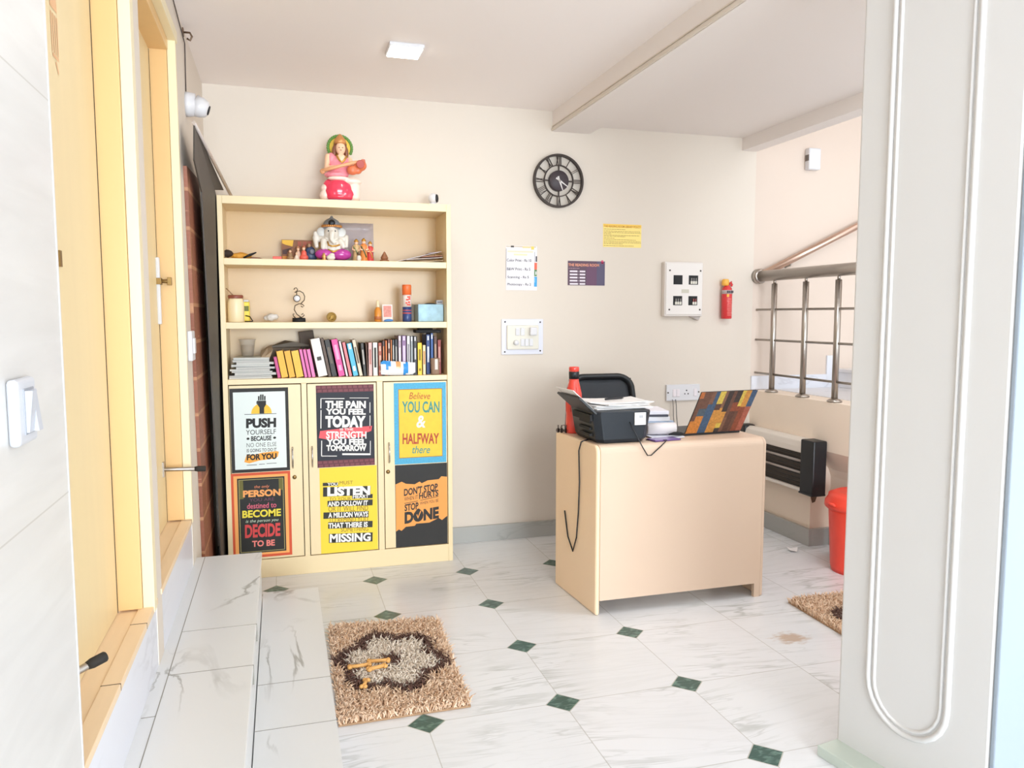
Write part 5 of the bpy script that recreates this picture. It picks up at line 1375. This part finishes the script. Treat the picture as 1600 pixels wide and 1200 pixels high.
# seated goddess with stringed instrument, on the bookcase top
GX, GY, GZ = .33, 4.37, 2.0
k_ = .00037
def gp(a, b, y=0.): return (GX + (a - 450) * k_, GY + y, GZ + (1110 - b) * k_)
gd = thing('goddess_statue', 'seated goddess statue in red and pink playing a long instrument', 'statue', (GX, GY, GZ))
m = MB(); m.lathe([(.098, GZ + .0005), (.10, GZ + .004), (.098, GZ + .012), (.09, GZ + .016), (.0001, GZ + .017)], (GX - .002, GY, 0), 32, sy=.62); m.build('plinth', mat('idol_blue_grey', '#b3b0c6', .4), gd)
m = MB().ell(gp(430, 930, -.02), (.075, .05, .066)).ell(gp(370, 975, -.02), (.055, .045, .045)).ell(gp(500, 980, -.02), (.06, .045, .042)).ell(gp(290, 900, -.01), (.035, .035, .05)).ell(gp(440, 1028, -.02), (.08, .05, .02))
m.build('red_sari', mat('idol_red', '#e03a57', .22, coat=.4), gd, remesh=.004, smooth_it=4)
m = MB().ell(gp(640, 915, -.005), (.038, .042, .072)).ell(gp(600, 790, -.01), (.06, .045, .024)).ell(gp(430, 760, -.03), (.06, .03, .014)).ell(gp(240, 900, -.012), (.026, .03, .024)).ell(gp(230, 1005, -.012), (.03, .034, .03)).ell(gp(650, 1022, -.01), (.03, .04, .025))
m.build('white_drape', mat('idol_drape', '#efd8cc', .3), gd, remesh=.004, smooth_it=3)
m = MB().ell(gp(440, 640, 0), (.062, .036, .036)).ell(gp(440, 560, 0), (.054, .034, .04)).ell(gp(450, 500, 0), (.064, .032, .03)).ell(gp(330, 470, .0), (.024, .026, .034)).ell(gp(400, 700, -.005), (.066, .04, .022))
m.build('pink_blouse', mat('idol_pink', '#eb8f9c', .3, var=.08, scale=60), gd, remesh=.004, smooth_it=3)
m = MB(); cap(m, gp(470, 480, -.004), gp(468, 390, -.006), .017, .015); m.ell(gp(465, 320, -.012), (.026, .026, .036)).ell(gp(465, 372, -.016), (.015, .016, .012)).ell(gp(466, 335, -.037), (.004, .005, .007))
cap(m, gp(285, 440, -.006), gp(258, 610, -.02), .017, .013); cap(m, gp(258, 610, -.02), gp(420, 600, -.052), .013, .009)
cap(m, gp(590, 470, -.004), gp(640, 590, -.03), .016, .012); cap(m, gp(640, 590, -.03), gp(560, 560, -.055), .012, .009)
m.ell(gp(470, 470, -.022), (.028, .014, .026))
m.build('body', M_SKIN, gd, remesh=.003, smooth_it=2)
m = MB()
for dx in (-24, 24): m.ell(gp(465 + dx, 318, -.036), (.0045, .002, .0022), 8)
m.ell(gp(465, 306 + 50, -.037), (.006, .002, .0016), 8)
m.build('face_paint', mat('idol_paint', '#7a3a34', .4), gd)
m = MB().ell(gp(465, 265, .006), (.036, .024, .042)).ell(gp(375, 370, .0), (.012, .014, .036)).ell(gp(550, 380, .0), (.012, .014, .036))
m.build('hair', mat('idol_hair', '#7c4a32', .4), gd, remesh=.004, smooth_it=3)
m = MB().lathe([(.030, 0), (.033, .012), (.026, .028), (.010, .048), (.0001, .056)], gp(462, 255, -.006), 20, sy=.8); m.build('crown', mat('idol_crown', '#c98a52', .35, .3), gd)
m = MB().tube([gp(400, 430, -.035), gp(440, 500, -.042), gp(475, 535, -.045), gp(510, 500, -.042), gp(550, 430, -.03)], .0045, 8); m.build('necklace', mat('idol_gold', '#c9953f'), gd)
m = MB(); hx, hz = gp(462, 290)[0], gp(462, 290)[2]
m.lathe([(.0001, GY + .022), (.060, GY + .022), (.060, GY + .03), (.0001, GY + .03)][::-1], (hx, 0, hz), 36, 0, 'y'); m.build('halo', mat('idol_yellow', '#f0c85a', .4), gd)
m = MB()
for i in range(22):
    q = R(-25 + 230 * i / 21); m.ell((hx + .063 * math.cos(q), GY + .024, hz + .063 * math.sin(q)), (.009, .007, .009), 8)
m.build('halo_leaves', mat('idol_green', '#5e8a3e', .5), gd)
m = MB(); m.tube([gp(185, 672, -.06), gp(400, 610, -.066), gp(620, 545, -.066), gp(770, 505, -.06)], [.010, .009, .009, .008], 10); m.ell(gp(195, 678, -.055), (.014, .014, .014), 10)
m.build('instrument_neck', mat('idol_wood', '#e0a377', .4), gd)
m = MB().ell(gp(735, 570, -.055), (.034, .026, .03)).ell(gp(620, 640, -.05), (.03, .022, .026)).ell(gp(690, 650, -.05), (.024, .02, .016)); m.build('instrument_gourd', mat('idol_orange', '#d9734c', .35), gd, remesh=.004, smooth_it=2)
m = MB().prism([(gp(740, 510)[0], gp(740, 510)[2]), (gp(750, 480)[0], gp(750, 480)[2]), (gp(800, 485)[0], gp(800, 485)[2]), (gp(815, 590)[0], gp(815, 590)[2]), (gp(770, 575)[0], gp(770, 575)[2])][::-1], GY - .07, GY - .052); m.build('instrument_head', mat('idol_orange_dark', '#b9573a', .4), gd, bevel=.003)
m = MB().lathe([(.02, -.001), (.022, .0), (.016, .006), (.0001, .007)][::-1], (0, 0, 0), 18, 0, 'y')
m.v = [(x + gp(728, 565)[0], y + GY - .085, z + gp(728, 565)[2]) for x, y, z in m.v]; m.build('gourd_rosette', mat('idol_rosette', '#a83f35', .4), gd)
# small two-tone indoor camera
ec = thing('mini_camera', 'small white ball camera with black face on bookcase top', 'camera', (.845, 4.38, 2.0))
MB().lathe([(.026, 2.0005), (.028, 2.004), (.022, 2.02), (.014, 2.028), (.0001, 2.029)], (.842, 4.38, 0), 20).build('foot', M_WHITE, ec)
m = MB().ell((.845, 4.38, 2.052), .029, 14); m.build('ball', M_WHITE, ec)
m = MB(); m.M = Matrix.Translation((.845, 4.38, 2.052)) @ Matrix.Rotation(R(65), 4, 'Z')
m.lathe([(.024, -.0185), (.020, -.026), (.0001, -.0305)], (0, 0, 0), 20, 0, 'y'); m.build('black_face', M_BLACK, ec)

# elephant-headed idol
EX, EY, EZ = kx(0, 4.36) * 0 + (514 - 433.9) * .00334 * 4.36 / YB, 4.36, S1
k2 = .000392
def ep(a, b, y=0.): return (EX + (a - 745) * k2, EY + y, EZ + (745 - b) * k2)
gn = thing('elephant_idol', 'elephant-headed white idol with magenta dhoti and dark crown', 'statue', (EX, EY, EZ))
MB().box(ep(560, 0)[0], ep(1040, 0)[0], EY - .05, EY + .05, EZ + .0005, EZ + .006).build('base_plate', M_BLACKM, gn, bevel=.002)
M_EW = mat('idol_white', '#dcd6cc', .35)
m = MB().ell(ep(760, 560, -.012), (.055, .045, .05)).ell(ep(755, 470, 0), (.062, .036, .035)).ell(ep(750, 355, -.01), (.04, .04, .045)).ell(ep(750, 300, -.012), (.034, .034, .026))
cap(m, ep(750, 370, -.045), ep(742, 450, -.058), .017, .013); cap(m, ep(742, 450, -.058), ep(770, 490, -.062), .013, .010); cap(m, ep(770, 490, -.062), ep(805, 480, -.06), .010, .008)
cap(m, ep(670, 440, 0), ep(545, 430, .0), .02, .016); cap(m, ep(545, 430, 0), ep(530, 360, -.01), .016, .012); cap(m, ep(530, 420, 0), ep(545, 540, -.015), .016, .012)
cap(m, ep(640, 470, -.03), ep(630, 560, -.045), .018, .014)
cap(m, ep(840, 440, 0), ep(940, 430, .0), .02, .016); cap(m, ep(950, 400, 0), ep(945, 530, -.012), .014, .012)
cap(m, ep(860, 470, -.03), ep(900, 540, -.045), .018, .014)
m.build('body', M_EW, gn, remesh=.004, smooth_it=3)
for sx_, a in ((-1, 632), (1, 872)):
    m = MB().ell(ep(a, 365, .0), (.030, .009, .034)).ell(ep(a + sx_ * 14, 335, .0), (.026, .009, .024)); m.build('ear', mat('idol_grey_white', '#cfcfcc', .35), gn, remesh=.003, smooth_it=2)
m = MB().ell(ep(650, 650, -.03), (.052, .04, .03)).ell(ep(870, 650, -.03), (.056, .04, .032)).ell(ep(760, 680, -.005), (.08, .045, .022)); m.build('dhoti', mat('idol_magenta', '#b53a9a', .25, coat=.3), gn, remesh=.004, smooth_it=3)
m = MB().ell(ep(725, 700, -.065), (.024, .018, .016)).ell(ep(740, 665, -.06), (.016, .014, .012)); m.build('feet', M_EW, gn, remesh=.003, smooth_it=2)
m = MB().lathe([(.044, -.012), (.048, .0), (.046, .018), (.036, .032), (.022, .042), (.010, .047), (.006, .056), (.0001, .06)], ep(757, 268, -.004), 24, sy=.85); m.build('crown', mat('idol_dark_crown', '#8a8f96', .35, .3), gn)
m = MB()
for i in range(15):
    q = R(180 + 180 * i / 14); m.ell((ep(757, 0)[0] + .048 * math.cos(q), EY - .004 + .041 * math.sin(q), ep(0, 262)[2]), .0075, 6)
m.build('crown_band', mat('idol_copper', '#c98b4d', .35, .5), gn)
m = MB().lathe([(.0001, -.006), (.012, -.005), (.018, 0)][::-1], (0, 0, 0), 18, 0, 'y'); m.v = [(x + ep(752, 0)[0], y + EY - .045, z + ep(0, 225)[2]) for x, y, z in m.v]; m.build('crown_jewel', M_BLACK, gn)
m = MB().tube([ep(690, 480, -.045), ep(700, 530, -.06), ep(745, 545, -.064), ep(800, 540, -.062), ep(850, 520, -.05)], .0045, 8).tube([ep(690, 590, -.05), ep(760, 620, -.06), ep(850, 590, -.05)], .005, 8); m.build('gold_chains', M_GOLD, gn)
m = MB()
for dx in (-45, 45): m.ell(ep(750 + dx, 335, -.044), (.004, .003, .005), 6)
m.build('eyes', M_BLACK, gn)
# tiny bell in front
m = MB().lathe([(.016, S1 + .0005), (.012, S1 + .006), (.008, S1 + .012), (.012, S1 + .022), (.008, S1 + .03), (.003, S1 + .04), (.0001, S1 + .042)], (ep(632, 0)[0], EY - .085, 0), 16)
tag(m.build('oil_lamp', mat('pale_brass', '#d8a86a', .3, .6)), 'tiny brass oil lamp in front of the elephant idol', 'lamp')
# standing idols to the right
def standing(a, h, robe, sash, label, y=4.36, wd=.018):
    x = EX + (a - 745) * k2
    o = thing('standing_idol', label, 'statue', (x, y, S1), 0, 'standing idols')
    MB().lathe([(wd * 1.15, S1 + .0005), (wd * 1.15, S1 + .006), (wd, S1 + .008), (wd * .82, S1 + h * .45), (wd * .95, S1 + h * .62), (wd * .8, S1 + h * .72), (wd * .3, S1 + h * .77)], (x, y, 0), 18, sy=.75).build('robe', mat('robe_' + robe.strip('#'), robe, .35), o)
    MB().ell((x, y - .002, S1 + h * .82), (wd * .5, wd * .5, h * .075)).build('head', M_SKIN, o)
    MB().lathe([(wd * .58, S1 + h * .86), (wd * .62, S1 + h * .89), (wd * .3, S1 + h * .97), (.0001, S1 + h)], (x, y, 0), 14).build('crown', mat('idol_gold', '#c9953f'), o)
    m = MB(); 
    for s_ in (-1, 1): m.tube([(x + s_ * wd * .8, y, S1 + h * .68), (x + s_ * wd * 1.0, y - .008, S1 + h * .52), (x + s_ * wd * .35, y - wd * .8, S1 + h * .5)], wd * .22, 8)
    m.build('arms', M_SKIN, o)
    MB().tube([(x - wd * .8, y - wd * .5, S1 + h * .66), (x, y - wd * .85, S1 + h * .45), (x + wd * .6, y - wd * .6, S1 + h * .2)], wd * .16, 6).build('sash', mat('sash_' + sash.strip('#'), sash, .35), o)
standing(1088, .127, '#c8a878', '#7a8a5a', 'beige and gold standing idol, left one of three', wd=.021)
standing(1188, .132, '#d9843f', '#4f6a48', 'orange standing idol with green waist, middle of three', y=4.35, wd=.021)
standing(1280, .117, '#c8403f', '#d99a4a', 'red standing idol, right one of three', wd=.019)
x = EX + (1110 - 745) * k2
sm_ = thing('kneeling_figurine', 'tiny white kneeling figurine before the beige idol', 'statue', (x, 4.315, S1))
MB().ell((x, 4.315, S1 + .018), (.013, .012, .018)).build('body', M_EW, sm_); MB().ell((x, 4.313, S1 + .043), (.008, .008, .010)).build('head', mat('dark_head', '#6d5540', .5), sm_)
# small brown seated figurine
x = EX + (1468 - 745) * k2
bf = thing('brown_figurine', 'small brown seated figurine right of the standing idols', 'statue', (x, 4.33, S1))
M_BR = mat('brown_wood_figure', '#8c5a38', .5, var=.2, scale=80)
MB().lathe([(.024, S1 + .0005), (.026, S1 + .003), (.025, S1 + .012), (.022, S1 + .015)], (x, 4.33, 0), 20, sy=.8).build('base', M_BR, bf)
m = MB().ell((x, 4.33, S1 + .024), (.021, .016, .013)).ell((x, 4.33, S1 + .034), (.016, .013, .013)).ell((x, 4.328, S1 + .047), (.009, .009, .009)); cap(m, (x, 4.33, S1 + .05), (x, 4.33, S1 + .06), .006, .002)
m.build('body', M_BR, bf, remesh=.003, smooth_it=1)
# picture card and little seated idols at the left
def lx(a): return EX + (a - 745) * k2
pcd = thing('picture_board', 'yellow and brown picture board behind the little idols', 'picture', (lx(285), 4.42, S1))
m = MB().box(lx(85), lx(500), 4.42, 4.43, S1 + .0008, S1 + .118); m.build('board', mat('picture_brown', '#8a5a3a', .6, var=.5, scale=25), pcd)
MB().prism([(lx(92), S1 + .098), (lx(140), S1 + .09), (lx(230), S1 + .082), (lx(245), S1 + .116), (lx(92), S1 + .116)], 4.4185, 4.4205).build('yellow_corner', ink('#e8b83c'), pcd)
MB().prism([(lx(92), S1 + .062), (lx(235), S1 + .078), (lx(165), S1 + .056), (lx(150), S1 + .04), (lx(95), S1 + .04)], 4.4185, 4.4205).build('dark_hills', ink('#4b2f2b'), pcd)
MB().prism([(lx(92), S1 + .004), (lx(160), S1 + .004), (lx(155), S1 + .03), (lx(92), S1 + .03)], 4.4185, 4.4205).build('ochre_foot', ink('#d08c3a'), pcd)
for a in (300, 370, 430): MB().box(lx(a), lx(a + 50), 4.4185, 4.4205, S1 + .085 + (a % 3) * .004, S1 + .11).build('red_print', ink('#a8553f'), pcd)
def seated(nm, a, h, w_, body, top, label, y=4.37):
    x = lx(a); o = thing(nm, label, 'statue', (x, y, S1))
    m = MB().ell((x, y, S1 + h * .22), (w_, w_ * .7, h * .22)).ell((x, y, S1 + h * .46), (w_ * .62, w_ * .5, h * .24)); m.build('body', mat('seat_' + body.strip('#'), body, .4), o, remesh=.003, smooth_it=1)
    m = MB().ell((x, y - .002, S1 + h * .78), (w_ * .36, w_ * .36, h * .13)); m.build('head', M_SKIN, o)
    MB().lathe([(w_ * .4, S1 + h * .84), (w_ * .42, S1 + h * .88), (w_ * .18, S1 + h * .96), (.0001, S1 + h)], (x, y, 0), 14).build('crown', mat('seat_' + top.strip('#'), top, .4), o)
seated('seated_idol', 195, .066, .020, '#9a7a55', '#7d6242', 'brown seated little idol, leftmost before picture board')
seated('seated_idol', 300, .082, .022, '#d9b7a2', '#b9805f', 'pale seated little idol, left one of a pair', 4.375)
seated('seated_idol', 375, .086, .024, '#e0604f', '#b56a4c', 'red seated little idol, right one of a pair', 4.36)
seated('seated_idol', 275, .045, .015, '#e3d2bf', '#c9a98a', 'tiny white idol in front of the pair', 4.325)
bd = thing('blue_idol', 'dark blue idol with round grey shield left of the elephant idol', 'statue', (lx(470), 4.385, S1))
m = MB().ell((lx(470), 4.385, S1 + .03), (.036, .022, .03)).ell((lx(465), 4.385, S1 + .06), (.026, .018, .022)); m.build('body', mat('idol_blue', '#3a4a6c', .4), bd, remesh=.003, smooth_it=2)
MB().ell((lx(450), 4.378, S1 + .086), (.010, .010, .012)).build('head', mat('idol_brown_face', '#a88468', .4), bd)
m = MB().lathe([(.0001, -.004), (.012, -.003), (.014, .003)][::-1], (0, 0, 0), 18, 0, 'y'); m.v = [(x + lx(485), y + 4.36, z + S1 + .052) for x, y, z in m.v]; m.build('shield', mat('idol_slate', '#7d8093', .35), bd)
tag(MB().box(lx(-35), lx(80), 4.29, 4.36, S1 + .0008, S1 + .018).build('red_box', mat('red_card_box', '#e8543f', .4), bevel=.002), 'flat red box lying left of the picture board', 'box')
# plastic sheet standing against the back
m = MB(); v = []
for j in range(6):
    for i in range(7):
        v.append((lx(880 + 490 * i / 6), 4.512 - .10 * (1 - j / 5) * .3 + .006 * math.sin(i * 2.1 + j), S1 + .001 + .228 * j / 5))
m._add(v, [(j * 7 + i, j * 7 + i + 1, (j + 1) * 7 + i + 1, (j + 1) * 7 + i) for j in range(5) for i in range(6)], 0, True)
o = m.build('plastic_film', mat('glossy_film', '#cfc6cc', .08, alpha=.5, spec=.9)); sd = o.modifiers.new('solid', 'SOLIDIFY'); sd.thickness = .0015
tag(o, 'glossy clear plastic sheet standing behind the three idols', 'plastic sheet')
# bundle at the left end
def ux_(a, Y=4.32): return (320 + a / 4 - 433.9) * .00334 * Y / YB
lump('dark_tassel', [((ux_(135), 4.32, S1 + 0.028), (.022, .02, .019)), ((ux_(160), 4.325, S1 + 0.030), (.024, .02, .021)), ((ux_(132), 4.33, S1 + 0.026), (.014, .016, .012)), ((ux_(178), 4.32, S1 + 0.026), (.016, .016, .012))], mat('dark_hair', '#2f231c', .8), 'dark brown tassel bundle at left end of the upper shelf', 'bundle', .004, 0, .01)
lump('yellow_cloth', [((ux_(215), 4.33, S1 + .018), (.035, .03, .018)), ((ux_(260), 4.33, S1 + .016), (.034, .025, .015)), ((ux_(240), 4.34, S1 + .026), (.024, .02, .013))], mat('mustard_cloth', '#d79a3a', .7), 'mustard yellow folded cloth beside the dark tassel', 'cloth', .004, 2, .012)
tag(MB().tube([(ux_(250), 4.285, S1 + .006), (ux_(290), 4.285, S1 + .022), (ux_(326), 4.29, S1 + .036)], [.004, .007, .003], 8).build('black_fan', M_BLACKM), 'short black stick leaning on the mustard cloth', 'stick')
tag(MB().prism([(ux_(285), S1 + .001), (ux_(372), S1 + .001), (ux_(345), S1 + .009), (ux_(300), S1 + .012)], 4.28, 4.34).build('wooden_comb', mat('brown_comb', '#7d4a2e', .5), bevel=.002), 'flat brown wooden piece right of the mustard cloth', 'wood piece')
# leaflets at the right end
LF = [('#d9c7a6', 1330, 1500, .002, .012, 'cream leaflet lowest at right end of upper shelf'), ('#e6dfe0', 1250, 1490, .014, .03, 'white leaflet second in the slanting pile'), ('#c98b74', 1350, 1500, .032, .040, 'reddish leaflet in the slanting pile'), ('#e9e3e6', 1185, 1470, .004, .062, 'long white leaflet sloping up over the pile'), ('#b8a7b4', 1400, 1495, .055, .064, 'mauve leaflet topmost at the shelf end')]
for i, (c, a0, a1, z0, z1, lb) in enumerate(LF):
    y0 = 4.275 + .012 * i
    xa, xb = ux_(a0), min(ux_(a1), .878)
    m = MB(); t = .0022
    m._add([(xa, y0, S1 + z0), (xb, y0, S1 + z1), (xb, y0 + .13, S1 + z1), (xa, y0 + .13, S1 + z0), (xa, y0, S1 + z0 + t), (xb, y0, S1 + z1 + t), (xb, y0 + .13, S1 + z1 + t), (xa, y0 + .13, S1 + z0 + t)], [(3, 2, 1, 0), (4, 5, 6, 7), (0, 1, 5, 4), (1, 2, 6, 5), (2, 3, 7, 6), (3, 0, 4, 7)])
    tag(m.build('leaflet', mat('leaflet_%d' % i, c, .5, var=.12, scale=40)), lb, 'leaflet', 'leaflets on the upper shelf')
